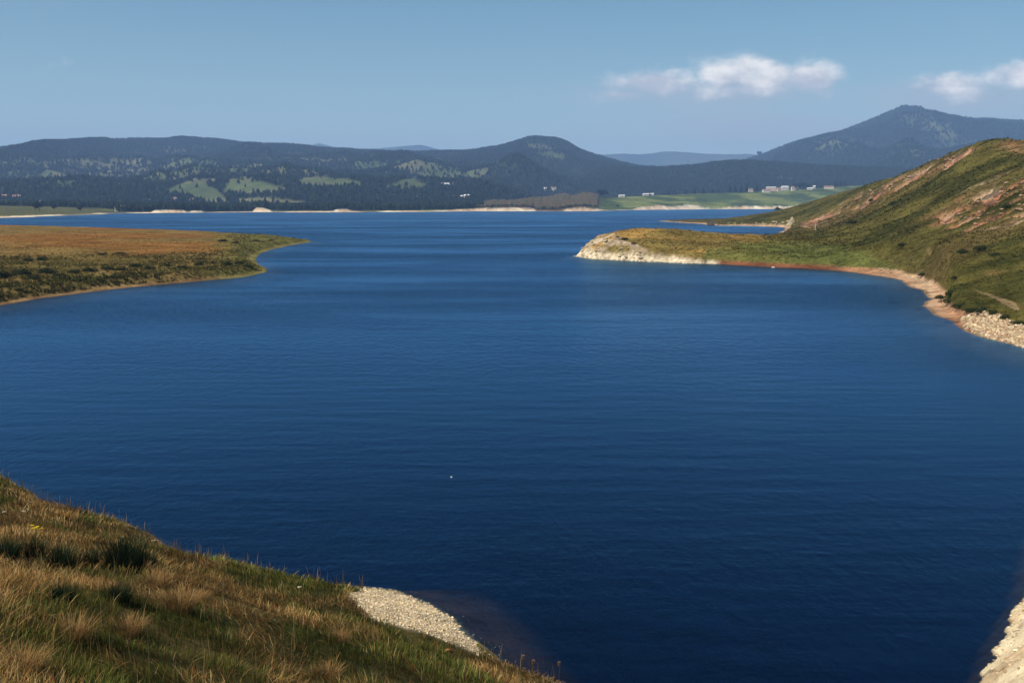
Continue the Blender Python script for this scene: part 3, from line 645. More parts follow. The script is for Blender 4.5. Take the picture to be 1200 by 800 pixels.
terrain('hillside_ground', XC, YC, ZC, CC, M_mid, sdC > -20)
zCf = pol_eval(uC, lC, ZC); sCf = pol_eval(uC, lC, sdC); rkf = pol_eval(uC, lC, np.clip(rk+tip+path, 0, 1)); bwf = pol_eval(uC, lC, bw)
colf = [pol_eval(uC, lC, CC[..., i]) for i in range(3)]
mC = marcher(zCf, 64, 1200)
n = 190000; U = rng.uniform(.05, .72, n); Y = np.exp(rng.uniform(math.log(75), math.log(850), n)); X = U*Y; s_ = sCf(X, Y); Z = zCf(X, Y); r_ = rkf(X, Y)
nz = fbm(X, Y, 7, 4, 45)*.6+ridged(X*.5+Y*.2, Y*1.2-X*.25, 22, 4, 28)*.4
k = (s_ > bwf(X, Y)+.8) & (rng.random(n) < (.22+ss(.42, .62, nz)*.4)*(1-.8*r_)); X, Y, Z, nz = [q[k] for q in (X, Y, Z, nz)]; n = len(X); print('scrubC', n)
cc = np.stack([q(X, Y) for q in colf], -1); dk = ss(.58, .72, nz)*rng.random(n); cl = mix(cc*1.25, cc*.75, dk); cl = np.clip(cl, 0, .4)
tag(scrub_mass('scrub', X, Y, Z, (.12+.20*rng.random(n)**2)*np.clip(Y/160, .8, 2.2)*(1+.4*dk), None, 6, cl), 'low rough grass and heath covering the right hillside', 'scrub', kind='stuff')
spC = [(912, 245.5, 4.2), (733, 281, 1.0), (743, 286, .8), (724, 278, .7), (1081, 323, .9), (1103, 350, 1.0), (1112, 355, 1.1), (1124, 361, 1.1), (1137, 365, 1.0), (1150, 366, 1.0), (1114, 346, 1.0), (1162, 368, .9), (1178, 374, .9), (1192, 381, 1.0), (1120, 327, .9),  # shrubs along the cove ledge stand in for the ledge's dark shadow
       (1058, 288, 1.2), (1130, 297, 1.2), (1150, 293, 1.2), (1166, 300, 1.), (1045, 240, 1.8), (1020, 236, 2.), (1000, 262, 2.), (1180, 244, 1.4)]
place_shrubs(spC, mC, 'dark shrubs scattered over the right hillside', 'dark shrubs on the right hillside', 2)

# boulders along the right shore, in the scars and on the white point
def place_boulders(n, poly, smin, smax, label, group, seed, zf=mC, mats=boul):
    g = random.Random(seed); P = np.array(poly); c = 0; tries = 0
    while c < n and tries < n*40:
        tries += 1
        px = g.uniform(P[:, 0].min(), P[:, 0].max()); py = g.uniform(P[:, 1].min(), P[:, 1].max())
        if sdf(np.array([px]), np.array([py]), poly)[0] < 0: continue
        x, y, z = zf(px, py)
        if z < -.3: continue
        s = g.uniform(smin, smax)*(g.random()*.6+.55); o = link('boulder', mats[c % 4]); o.location = (x, y, z+s*.12)
        o.scale = (s*g.uniform(.8, 1.4), s, s*g.uniform(.6, 1)); o.rotation_euler = (g.uniform(-.2, .2), g.uniform(-.2, .2), g.uniform(0, 6)); tag(o, label, 'boulder', group); c += 1
place_boulders(110, [(1128, 372), (1150, 366), (1175, 378), (1200, 390), (1215, 395), (1215, 410), (1180, 402), (1150, 393), (1130, 383)], .16, .46, 'cream boulder in the rock heap along the right shore', 'cream boulders heaped along the right shore', 1)
place_boulders(26, [(1030, 314), (1062, 318), (1090, 330), (1085, 338), (1060, 325), (1030, 320)], .2, .45, 'cream boulder at the back of the small cove beach', 'cream boulders behind the cove beach', 2)
place_boulders(50, [(1095, 262), (1130, 235), (1170, 214), (1205, 206), (1205, 256), (1150, 266)], .25, .75, 'pinkish boulder in the eroded rocky patch high on the right hillside', 'boulders in the eroded rocky patch', 3, mats=boulp)
place_boulders(42, [(673, 300), (685, 287), (700, 279), (722, 276), (740, 290), (760, 300), (760, 304), (690, 302)], .3, .8, 'cream boulder on the bare white point of the small headland', 'cream boulders on the white point', 4)
place_boulders(30, [(985, 246), (1010, 226), (1060, 203), (1120, 178), (1125, 184), (1060, 212), (1010, 238)], .5, 1.3, 'boulder in the long red gully climbing the hillside', 'boulders in the red gully', 5, mats=boulp)
place_boulders(20, [(845, 261), (925, 259), (925, 264), (850, 264)], .5, 1.3, 'ochre boulder at the foot of the low cliff on the far headland', 'ochre boulders under the low cliff', 6)
P_ = []; hp_ = [(1126, 374), (1148, 363), (1175, 370), (1200, 384), (1240, 396), (1240, 418), (1180, 403), (1150, 394), (1130, 385)]
Xs = rng.uniform(40, 75, 90000); Ys = rng.uniform(85, 145, 90000); Zs = zCf(Xs, Ys); qx, qy = PX(Xs, Ys, Zs); k = (sdf(qx, qy, hp_) > 0) & (Zs > -.2); P_ = np.stack([Xs, Ys, Zs+.02], -1)[k][:7000]; print('scree', len(P_))
tag(scatter_rocks('scree', P_, .08+.22*rng.random(len(P_))**2, 25, [(.46, .34, .21), (.54, .43, .29), (.36, .24, .15), (.26, .16, .10)], M_gravel, .8), 'broken cream rubble between the boulders along the right shore', 'rubble', kind='stuff')
darkb = rock_mesh('boulder', M_darkstone, 44, 3, .8)
for px, y, s, lab in [(833, 640, 2.0, 'dark rock standing in the water off the tip of the farther headland'), (843, 640, 1.1, 'small brown rock between the dark rock and the farther headland'), (908, 217, .35, 'small white stone at the water edge below the green headland')]:
    o = link('boulder', darkb if s != .35 else stones[0]); X, Y, Z = W(px, 262, y); o.location = (X, Y, .35*s if s != .35 else .15+max(0, float(zCf(X, Y)))); o.scale = (s*1.4, s, s); tag(o, lab, 'rock')
X, Y, Z = mC(927, 263.5)
g = np.random.default_rng(5); nn, mm = 26, 22; a = np.linspace(0, 2*math.pi, nn, endpoint=False); hh = np.linspace(0, 1, mm)
V = []; 
for h in hh:
    r = (1-h)**.8*(1+.25*np.sin(a*3+h*5))*(.8+.4*fbm(np.cos(a)*2+5, np.sin(a)*2+h*4, .7, 3, 7)); V.append(np.stack([r*2.6*np.cos(a)+.6*h, r*1.8*np.sin(a), np.full(nn, h*5.2-.5)+.5*np.sin(a*4+h*9)*(1-h)], -1))
V = np.concatenate(V); Fq = [(i*nn+j, i*nn+(j+1) % nn, (i+1)*nn+(j+1) % nn, (i+1)*nn+j) for i in range(mm-1) for j in range(nn)]
o = link('rock_pinnacle', raw_mesh('rock_pinnacle', V, [np.array(Fq)], None, False, M_limestone)); o.location = (X, Y, Z); tag(o, 'pointed cream rock pinnacle at the head of the small bay', 'rock pinnacle')
X, Y, Z = mC(955.5, 270); o = thing('wooden_post', 'slim pale post standing in the grass below the red gully', 'post', (X, Y, Z)); M_wood = plain('weathered_wood', (.42, .36, .28), .9, 5, .3)
lathe('shaft', [(0, -.3), (.16, -.3), (.14, 2.2), (0, 2.2)], M_wood, 8, o, False); lathe('cap', [(0, 2.2), (.2, 2.2), (.17, 2.35), (0, 2.42)], M_wood, 8, o, False)

# ================================================================== F far shore land
sF = [(-900, 268), (-300, 262), (0, 255.3), (40, 254), (100, 252), (135, 250.3), (200, 249.4), (300, 248.6), (340, 248.8), (400, 248.8), (500, 248.2), (560, 247.6), (627, 247.6), (640, 247.8), (700, 247.4), (722, 246.6), (760, 245.8), (830, 245.2), (900, 245.0), (1000, 244.6), (1200, 244.2), (2000, 244.2)]
pF = [tuple(G(x, y)) for x, y in sF]+[(9000, 9000), (-9000, 9000), (-9000, 1500)]
uF, lF, XF, YF = polar(-.95, .95, .0016, 560, 5200, .0042)
s0 = sdf(XF, YF, pF); sdF = s0+(fbm(XF, YF, 60, 4, 3)-.5)*24
pxf = 600+F*XF/YF
# crest heights, given as sight lines
crp = tab(pxf, [(-300, 240), (0, 241), (60, 242), (130, 244), (160, 245.5), (540, 243.5), (560, 240), (600, 236), (640, 231.5), (690, 229), (705, 231), (720, 231.5), (750, 229.5), (800, 227.5), (870, 225.2), (900, 223.5), (950, 220.5), (1000, 217.5), (1200, 214)])
crY = tab(pxf, [(-300, 1350), (0, 1400), (130, 1650), (200, 2000), (540, 2150), (600, 2200), (700, 2350), (800, 2650), (1000, 2900), (1200, 3000)])
xr, yr_, wr = ray(pxf, crp); crZ = CH+wr/yr_*crY+(fbm(pxf/14, pxf*0, 1, 4, 301)-.5)*14*ss(560, 600, pxf)*ss(720, 690, pxf)
clf = tab(pxf, [(-300, 1), (180, 1.2), (186, 4.5), (218, 4.5), (224, 1.5), (228, 3.5), (240, 3), (246, 1), (298, 1), (303, 7.5), (312, 6.5), (322, 2), (340, 2.2), (390, 2.5), (398, 5.5), (408, 5.), (416, 2.2), (500, 2.0), (530, 3), (560, 6), (600, 8.0), (622, 5), (630, .8), (655, .8), (672, 6), (684, 6.5), (705, 2), (712, .5), (738, .8), (746, 5), (770, 9), (785, 7), (800, 10.5), (815, 9), (824, 2), (846, 2), (855, 6), (900, 7), (1000, 6)])
clf = clf*(.7+.6*fbm(XF, YF, 45, 3, 23))
t = np.clip((YF-(YF-s0).clip(1))/1, 0, 1); yS = YF-s0*1.0
fr_ = np.clip(s0/np.maximum(crY-(YF-s0), 50), 0, None)
zi = clf+(crZ-clf)*np.where(fr_ < 1, ss(-.15, 1.05, fr_)*1.0, 1-.0*fr_)+(fbm(XF, YF, 150, 4, 9)-.5)*6*ss(20, 120, s0)*ss(1.1, .5, fr_)
zi = np.where(fr_ > 1, np.maximum(crZ-(YF-crY)*.02, 3), zi)
bk = np.where(sdF > 0, np.where(sdF < 14, .05*sdF, .7+(sdF-14)*.6), np.maximum(sdF*.1, -4.4)); ZF = np.where(sdF > 0, np.minimum(zi, bk), bk)
pxF, pyF = PX(XF, YF, ZF); j = fbm(XF, YF, 120, 4, 31)
green = mix((0.046, 0.066, 0.018), (0.125, 0.145, 0.036), ss(.38, .62, fbm(XF, YF, 70, 5, 131))); brown = np.array((.085, .055, .035)); forestfloor = np.array((.022, .03, .014))
CF = mix(mix(forestfloor, green, ss(.5, .62, fbm(XF, YF, 220, 3, 88))), green, ss(640, 690, pxF+(j-.5)*60))
CF = mix(CF, (.075, .075, .03), ss(170, 100, pxF)*ss(1750, 1500, YF)); CF = mix(CF, brown, ss(560, 590, pxF)*ss(712, 685, pxF)*.8)
bank = mix((.46, .33, .22), (.58, .50, .38), ss(.3, .7, fbm(XF, YF, 25, 3, 37)))
CF = mix(CF, bank, ss(1.05, .8, ZF/clf)*ss(40, 24, sdF)*(sdF > 0)*np.clip(ss(2.2, 3.2, clf)+.25+.75*ss(.42, .56, fbm(XF, YF, 60, 4, 313)), 0, 1))
CF = under(CF, ZF, sdF); terrain('far_shore_ground', XF, YF, ZF, CF, M_far, sdF > -50)
zFf = pol_eval(uF, lF, ZF); mF = marcher(zFf, 700, 5000)

# ================================================================== H hills and mountains
Hills = []
def hillrange(name, crest, Y0, Yf, Yb, spur, col, seed, du=.0022, dl=.006, ur=(-.95, .95), prof=1.15, zb=5, vary=.07, fm=((0, 1), (1, 1))):
    u, l, X, Y = polar(ur[0], ur[1], du, Yf*.98, Yb, dl)
    px = 600+F*X/Y; uu = X/Y
    Yr = Y0*(1+vary*(fbm(uu*5, uu*0+seed, 1, 3, seed)-.5)*2); py = tab(px, crest)-((fbm(uu*55, uu*0+seed, 1, 4, seed+3)-.5)*2.2)
    xr, yr2, wr = ray(px, py); sl = wr/yr2; zr = CH+sl*Yr
    yf = Yf*tab(px, fm)*(1+.10*(fbm(uu*9, uu*0, 1, 3, seed+1)-.5)); s = (Y-yf)/(Yr-yf)
    sp = ridged(X, Y, spur, 5, seed+5, .48)-.55
    z = zb+(zr-zb)*np.clip(s, 0, 1.0)**prof+sp*(zr)*.85*np.clip(s*(1-s)*4, 0, 1)**.8*.8
    z = np.where(s > 1, zr-(Y-Yr)*.22+sp*20*ss(1, 1.3, s), z)
    lim = CH+(sl)*Y*1.0; z = np.where((s > 0) & (s <= 1), np.minimum(z, CH+sl*Y-(1-s)*6), z)
    z = np.where(s < 0, -4+9*ss(-.08, 0, s), z); z = np.maximum(z, -4.4)
    return u, l, X, Y, z, s, px
def forest(name, u, l, Zg, dens, n, h, seed, pal, yr, label, cone=.75, ur=(-.62, .62), low=False):
    zf = pol_eval(u, l, Zg); g = np.random.default_rng(seed)
    U = g.uniform(*ur, n); Y = np.sqrt(g.uniform(yr[0]**2, yr[1]**2, n)); X = U*Y
    d = pol_eval(u, l, dens)(X, Y); k = g.random(n) < d; X, Y = X[k], Y[k]; Z = zf(X, Y); n = len(X)
    H = h*g.uniform(.65, 1.25, n); r = H*g.uniform(.22, .36, n); K = 5; a = np.arange(K)*2*math.pi/K
    ph = g.uniform(0, 6.28, n)[:, None]; isc = (g.random(n) < cone)[:, None]
    c = np.asarray(pal)[g.integers(0, len(pal), n)]*g.uniform(.6, 1.35, n)[:, None]
    rr = r[:, None]*g.uniform(.75, 1.25, (n, K))
    r1 = np.where(isc, 1.0, .8)*rr; r2 = np.where(isc, .55, 1.05)*rr; z1 = .12*H[:, None]; z2 = np.where(isc, .5, .62)*H[:, None]
    R1 = np.stack([X[:, None]+r1*np.cos(a+ph), Y[:, None]+r1*np.sin(a+ph), Z[:, None]+z1+0*r1], -1)
    R2 = np.stack([X[:, None]+r2*np.cos(a+ph+.4), Y[:, None]+r2*np.sin(a+ph+.4), Z[:, None]+z2+0*r1], -1)
    T = np.stack([X, Y, Z+H*np.where(isc[:, 0], 1.0, .95)], -1)[:, None]
    V = np.concatenate([R1, R2, T], 1).reshape(-1, 3); M = 2*K+1; i = np.arange(K); jn = (i+1) % K
    tri = np.stack([i+K, jn+K, np.full(K, 2*K)], -1); quad = np.stack([i, jn, jn+K, i+K], -1); o = (np.arange(n)*M)[:, None, None]
    print(name, n); ob = link(name, raw_mesh(name, V, [(quad+o).reshape(-1, 4), (tri+o).reshape(-1, 3)], np.repeat(c, M, 0), False, M_forest))
    return tag(ob, label, 'forest', kind='stuff')
NEED = [(0.012, 0.019, 0.011), (0.016, 0.025, 0.012), (0.022, 0.030, 0.015), (0.010, 0.015, 0.010)]
# the farthest pale ridges
cr = [(-600, 186), (330, 180), (360, 172), (378, 168), (400, 174), (440, 174), (470, 171), (495, 170), (515, 175), (560, 181), (640, 186), (700, 181), (730, 180), (750, 181), (770, 178), (785, 177), (800, 178), (820, 180), (870, 181), (1000, 190), (2000, 190)]
u, l, X, Y, Z, s, px = hillrange('far_ridge', cr, 12500, 9500, 13600, 1500, None, 41, .003, .004, zb=60)
terrain('far_ridge', X, Y, Z, mix((.03, .045, .02), (.06, .07, .035), ss(.4, .6, fbm(X, Y, 700, 4, 5))), M_hill)
# long wooded range on the left with the rounded hill
cr = [(-900, 190), (-300, 184), (-60, 180), (0, 176), (10, 174.5), (30, 172), (48, 167), (80, 166), (112, 163.2), (160, 163.5), (200, 164), (214, 162.3), (235, 162.5), (270, 166), (300, 168.5), (340, 170.5), (380, 174), (420, 177), (470, 179), (510, 179), (550, 178), (580, 174), (600, 169), (618, 163), (630, 161.5), (650, 163), (664, 168), (680, 177), (700, 184), (730, 192), (765, 198), (800, 206), (900, 222), (2000, 232)]
u1, l1, X1, Y1, Z1, s1, px1 = hillrange('hills', cr, 5200, 2050, 6600, 750, None, 11, .0016, .0045, (-.95, .55), 1.25, fm=((560, 1), (640, 1.28), (700, 1.42), (900, 1.62)))
PX1, PY1 = PX(X1, Y1, Z1); jj = (fbm(X1, Y1, 180, 4, 71)-.5)
def area1(poly, soft=2, jit=10): return ss(-soft, soft, sdf(PX1+jj*jit*2, PY1+jj*jit*.6, poly))
fields = np.clip(area1([(200, 225), (212, 216), (235, 213), (255, 222), (262, 235), (248, 242), (225, 232)])+area1([(262, 224), (280, 213), (305, 213), (330, 219), (328, 225), (270, 228)])+area1([(272, 233), (300, 230), (345, 234), (370, 240), (350, 244), (290, 240)])
                 +area1([(350, 210), (370, 208), (425, 213), (422, 219), (378, 221), (350, 217)], 1, 5)+area1([(452, 218), (470, 212), (482, 208), (490, 212), (508, 219), (490, 223), (455, 222)], 1, 5)
                 +area1([(614, 168), (640, 170), (664, 182), (655, 188), (625, 178)], 1, 4)*.7+area1([(255, 240), (275, 238), (300, 246), (250, 247)])*.8, 0, 1)
mid = ss(182, 190, PY1)*ss(222, 206, PY1)*ss(600, 520, PX1)
opn = np.clip(fields+mid*ss(.40, .56, fbm(X1, Y1, 120, 5, 72, .65))*.85+ss(.62, .7, fbm(X1, Y1, 300, 4, 73))*.5*ss(220, 200, PY1), 0, 1)
C1 = mix((.022, .03, .014), mix((.075, .095, .040), (.115, .112, .06), ss(.4, .6, fbm(X1, Y1, 200, 3, 74))), opn)
terrain('hills', X1, Y1, Z1, C1, M_hill)
forest('forest', u1, l1, Z1, (1-.93*np.clip(fields, 0, 1))*(1-.72*opn)*(s1 < 1.05)*(s1 > -.02), 150000, 13, 1, NEED, (2000, 5700), 'dark woods covering the long range of hills on the left', ur=(-.58, .30))
# right mountain
cr = [(-900, 240), (700, 225), (800, 205), (860, 191), (880, 186), (900, 177.5), (915, 172), (940, 164), (975, 157), (990, 151), (1005, 145), (1025, 135.5), (1036, 130), (1046, 125.5), (1053, 124.5), (1066, 126.5), (1080, 131.5), (1100, 137), (1125, 139.5), (1160, 141.5), (1190, 143), (1200, 141), (1260, 136), (1400, 150), (2000, 165)]
u3, l3, X3, Y3, Z3, s3, px3 = hillrange('mountain', cr, 6800, 4000, 8200, 1100, None, 23, .0019, .0045, (.0, .95), 1.1, zb=40, vary=.05)
PX3, PY3 = PX(X3, Y3, Z3); j3 = fbm(X3, Y3, 160, 4, 75)
op3 = np.clip(ss(.56, .68, fbm(X3, Y3, 420, 4, 76))*.7+ss(-2, 2, sdf(PX3+(j3-.5)*30, PY3+(j3-.5)*10, [(1078, 156), (1092, 147), (1122, 147), (1120, 162), (1095, 164)]))*.7+ss(-2, 2, sdf(PX3+(j3-.5)*30, PY3+(j3-.5)*10, [(935, 172), (975, 160), (1008, 158), (1005, 172), (960, 176)]))*.6, 0, 1)
terrain('mountain', X3, Y3, Z3, mix((.024, .032, .016), (.10, .11, .055), op3*.8), M_hill)
forest('forest', u3, l3, Z3, (1-.8*op3)*(s3 < 1.03)*(s3 > .0), 70000, 19, 2, NEED, (4200, 7200), 'dark woods covering the steep mountain on the right', ur=(.18, .62))
# low dark wooded ridge in front of it
cr = [(-900, 250), (480, 245), (560, 236), (640, 224), (690, 205), (705, 198.5), (740, 197.5), (780, 197.5), (815, 195), (830, 192.5), (860, 191.5), (900, 192), (950, 196), (1000, 199), (1100, 202), (1200, 204), (1500, 205), (2000, 205)]
u4, l4, X4, Y4, Z4, s4, px4 = hillrange('wooded_ridge_ground', cr, 3900, 3150, 4700, 500, None, 31, .0019, .004, (-.12, .95), .9, zb=8, vary=.04)
PX4, PY4 = PX(X4, Y4, Z4)
lt = ss(-2, 2, sdf(PX4, PY4, [(905, 212), (912, 206), (925, 206), (928, 214)]))+ss(.66, .76, fbm(X4, Y4, 200, 3, 77))*.4
terrain('wooded_ridge_ground', X4, Y4, Z4, mix((.02, .027, .014), (.09, .10, .04), np.clip(lt, 0, 1)), M_hill)
forest('forest', u4, l4, Z4, (1-.8*np.clip(lt, 0, 1))*(s4 < 1.05)*(s4 > -.02), 90000, 13, 3, NEED, (3000, 4200), 'dense dark woods on the low ridge below the mountain', ur=(-.05, .60))
# woods along the far shore
dF = (1-ss(625, 690, pxF))*ss(25, 60, sdF)*ss(.40, .50, fbm(XF, YF, 150, 3, 89)+.06)*(1-ss(175, 130, pxF)*ss(1650, 1500, YF))*(YF < 2400)
dF = np.where((pxF > 560), ss(30, 60, sdF)*(YF < 2400)*.9*ss(712, 675, pxF+(j-.5)*70), dF)
forest('forest', uF, lF, ZF, dF*.8, 60000, 11, 4, NEED[:3], (1300, 2400), 'dark woods standing along the far shore', .6, ur=(-.6, -.03))
forest('woodland', uF, lF, ZF, dF, 42000, 6.5, 5, [(.105, .065, .040), (.070, .075, .030), (.12, .075, .046), (.06, .07, .028)], (1700, 2300), 'bare reddish brown thicket behind the far sandy shore', .05, ur=(-.035, .085))

# ------------------------------------------------------------------ individual trees of the far shore
def tree_proto(seed, conifer):
    g = np.random.default_rng(seed); t = thing('pine_tree' if conifer else 'broadleaf_tree', 'x', 'tree', (0, 0, 0)); Vs, Fs, Cs, o = [], [], [], 0
    if conifer:
        n = 1100; h = g.random(n)**.9; a = g.uniform(0, 6.28, n); r = (1-h)*3.0*g.uniform(.5, 1.05, n)*(.75+.35*np.sin(a*5+h*30)); c = np.stack([r*np.cos(a), r*np.sin(a), 2+h*12], -1)
    else:
        cl = g.uniform(-1, 1, (9, 3))*(3.2, 3.2, 2.2)+(0, 0, 7.0); k = g.integers(0, 9, 1100); d = g.normal(size=(1100, 3)); d /= np.linalg.norm(d, axis=1)[:, None]; c = cl[k]+d*g.uniform(1.0, 2.2, (1100, 1)); n = 1100
    ax = g.normal(size=(n, 3)); ax /= np.linalg.norm(ax, axis=1)[:, None]; b = np.cross(ax, g.normal(size=(n, 3))); b /= np.linalg.norm(b, axis=1)[:, None]; s = g.uniform(.3, .7, n)[:, None]
    V = np.stack([c-ax*s, c+b*s*.7, c+ax*s, c-b*s*.7], 1).reshape(-1, 3); col = np.repeat(np.asarray(NEED)[g.integers(0, 3, n)]*g.uniform(.6, 1.3, n)[:, None], 4, 0)
    link('crown', raw_mesh('crown', V, [np.arange(4*n).reshape(n, 4)], col, False, M_scrub), t)
    lathe('trunk', [(0, -1), (.42, -1), (.28, 3), (.14, 8), (0, 9 if not conifer else 13)], M_bark, 8, t); return t
pr_c = [tree_proto(s, True) for s in (1, 2)]; pr_b = [tree_proto(s, False) for s in (3, 4)]
def put(protos_, i, lab, loc, sc, group):
    src = protos_[i % 2]; rz = random.uniform(0, 6)
    if src['label'] == 'x': src['label'] = lab; src['group'] = group; src.location = loc; src.scale = sc; src.rotation_euler = (0, 0, rz)
    else: copy_thing(src, lab, loc, rz, sc, group)
def crestpt(px):
    """on the crest of the green fields"""
    y = float(tab(px, [(-300, 1350), (0, 1400), (130, 1650), (200, 2000), (540, 2150), (600, 2200), (700, 2350), (800, 2650), (1000, 2900), (1200, 3000)])); x = (px-600)/F*y/1.0*(cT+.0)
    x = W(px, 230, y)[0]; return x, y, float(zFf(x, y))
L_ = [(702, 9), (708, 9.5), (760, 4.5), (782, 6), (790, 5), (802, 6.5), (812, 8), (822, 8), (833, 4.5), (839, 4), (853, 9), (859, 9), (866, 9.5), (872, 9), (884, 9), (927, 7.5), (932, 8.5), (938, 8), (943, 6), (953, 6), (958, 5.5), (975, 9), (981, 8.5), (986, 8)]
for i, (px, hp) in enumerate(L_):
    x, y, z = crestpt(px); y -= 25; z = float(zFf(x, y)); H = hp/F*y
    rnd = px in (702, 708, 927, 932, 938, 943, 833, 839)
    sc = (H/11*1.1,)*2+(H/11,) if rnd else (H/14*1.35, H/14*1.35, H/14)
    put(pr_b if rnd else pr_c, i, '%s from the left of the dark trees along the crest of the green field' % ORD[i], (x, y, z-.5), sc, 'dark trees on the green field crest')
for i, (px, py, hp) in enumerate([(41, 247, 10), (46, 247, 10), (64, 246, 6), (94, 248, 6), (683, 241, 4), (724, 243, 3)]):
    x, y, z = mF(px, py); H = hp/F*y
    put(pr_b, i, ['left tree of the dark pair on the left lakeside meadow', 'right tree of the dark pair on the left lakeside meadow', 'lone round tree right of the pair on the lakeside meadow', 'rightmost lone tree of the left lakeside meadow',
                  'small dark tree low on the green field beside the brown thicket', 'small round bush tree on the green field near the water'][i], (x, y, z-.4), (H/11*1.2, H/11*1.2, H/11), 'lone trees near the far shore')
zH3 = pol_eval(u3, l3, Z3)
for i, (px, hp) in enumerate([(885, 4), (890, 6.5), (921, 3), (928, 3.5), (936, 3)]):
    ys_ = np.linspace(5500, 7600, 400); xx = (px-600)/F*ys_; zz = zH3(xx, ys_); _, pp = PX(xx, ys_, zz); k = int(np.argmin(pp)); H = hp/F*ys_[k]
    xk = float(W(px, 180, ys_[k])[0])
    put(pr_b, i, '%s from the left of the tall trees silhouetted on the mountain shoulder' % ORD[i], (xk, float(ys_[k]), float(zH3(xk, ys_[k]))-1), (H/11*1.1, H/11*1.1, H/11), 'trees silhouetted on the mountain shoulder')

# ------------------------------------------------------------------ houses
M_wallw = plain('white_render', (.60, .56, .50), .9, .6, .12); M_wallp = plain('pink_render', (.52, .38, .34), .9, .6, .12); M_wallc = plain('cream_render', (.62, .54, .42), .9, .6, .12)
M_tile = plain('clay_tile', (.27, .15, .11), .9, 2, .3); M_grey = plain('grey_sheet_roof', (.62, .62, .62), .6, 1, .15); M_glass = plain('dark_glass', (.03, .035, .045), .15, 1, .1); M_door = plain('brown_door', (.12, .07, .04), .7, 3, .2)
def boxmesh(name, boxes, mat):
    V, Fc = [], []
    for x0, x1, y0, y1, z0, z1 in boxes:
        b = len(V); V += [(x0, y0, z0), (x1, y0, z0), (x1, y1, z0), (x0, y1, z0), (x0, y0, z1), (x1, y0, z1), (x1, y1, z1), (x0, y1, z1)]
        Fc += [[b+i for i in q] for q in ((0, 3, 2, 1), (4, 5, 6, 7), (0, 1, 5, 4), (1, 2, 6, 5), (2, 3, 7, 6), (3, 0, 4, 7))]
    return raw_mesh(name, np.array(V, float), [np.array(Fc)], mat=mat)
def house(w, d, h, rh, wall, roof, label, loc, rz, storeys=2, group='houses beyond the lake', cat='house', nm='house'):
    t = thing(nm, label, cat, loc, group, rz); a, b = w/2, d/2
    V = np.array([(-a, -b, -3), (a, -b, -3), (a, b, -3), (-a, b, -3), (-a, -b, h), (a, -b, h), (a, b, h), (-a, b, h), (-a, 0, h+rh), (a, 0, h+rh)], float)
    link('wall', raw_mesh('wall', V, [np.array([(0, 1, 5, 4), (2, 3, 7, 6)]), np.array([(1, 2, 6, 9, 5), (3, 0, 4, 8, 7)])], mat=wall), t)
    e = .5; V = []
    for dz in (.06, .32):
        V += [(-a-e, -b-e, h-rh*e/b+dz), (a+e, -b-e, h-rh*e/b+dz), (a+e, 0, h+rh+dz), (-a-e, 0, h+rh+dz), (a+e, b+e, h-rh*e/b+dz), (-a-e, b+e, h-rh*e/b+dz)]
    q = np.array([(6, 7, 8, 9), (9, 8, 10, 11), (0, 3, 2, 1), (3, 5, 4, 2), (0, 1, 7, 6), (4, 5, 11, 10), (1, 2, 8, 7), (2, 4, 10, 8), (3, 0, 6, 9), (5, 3, 9, 11)])
    ro = link('roof', raw_mesh('roof', np.array(V, float), [q], mat=roof), t)
    link('chimney', boxmesh('chimney', [(a*.4, a*.4+.9, -.5, .4, h+rh*.5, h+rh+1.2)], wall), ro)
    n = max(2, int(w/4.5)); win = boxmesh('window', [(-.6, .6, -.08, .1, 0, 1.4)], M_glass)
    for s in range(storeys):
        for i in range(n):
            if s == 0 and i == n//2: continue
            link('window', win, t, (-a+(i+.5)*w/n, -b-.01, 1.0+s*3.0))
    link('door', boxmesh('door', [(-.55, .55, -b-.1, -b+.05, 0, 2.2)], M_door), t, (-a+(n//2+.5)*w/n, 0, 0))
    return t
def at_crest(px, back=20):
    x, y, z = crestpt(px); y -= back; return (x, y, float(zFf(x, y)))
V_ = [(877.5, 11, 9, 6.5, 2.6, M_wallc, M_tile, 'narrow cream house between two dark tree groups, leftmost of the village'), (893, 20, 12, 5.5, 2.6, M_wallw, M_tile, 'long white house with clay roof right of the tree gap'),
      (901, 26, 12, 9.5, 1.6, M_wallp, M_grey, 'large pinkish block with pale roof, tallest in the village'), (907.5, 10, 10, 7, 3, M_wallp, M_tile, 'pink house in front of the large block'), (917, 19, 11, 9.0, 2.2, M_wallw, M_grey, 'wide white house with pale roof right of the pink house'),
      (923.5, 8, 8, 9, 2.5, M_wallc, M_tile, 'slim cream house at the right end of the main village row'), (931.5, 7, 7, 5, 2, M_wallw, M_grey, 'small white cottage under the round dark trees'), (943, 14, 8, 3.6, 1.8, M_wallc, M_grey, 'low pale shed right of the white cottage'),
      (951.5, 8, 8, 6, 2, M_wallw, M_grey, 'small bright white cottage between two dark tree groups'), (965, 25, 9, 5, 2.4, M_wallc, M_tile, 'long low cream building at the right end of the village')]
for i, (px, w, d, h, rh, wa, ro, lab) in enumerate(V_):
    house(w, d, h, rh, wa, ro, lab, at_crest(px, 45 if i % 2 else 20), random.uniform(-.2, .2), 1 if h < 5.2 else 2, 'village houses above the green field')
for px, w, h, lab in [(728, 14, 4, 'small pale shed right of the dark tree pair on the field crest'), (757, 18, 4, 'long low white shed on the crest of the green field'), (763, 10, 4, 'short white shed beside the long one on the field crest')]:
    house(w, 8, h, 1.6, M_wallw, M_grey, lab, at_crest(px, 10), .1, 1, 'sheds on the green field crest', 'shed', 'shed')
zH1 = pol_eval(u1, l1, Z1); mH1 = marcher(zH1, 1900, 5600)
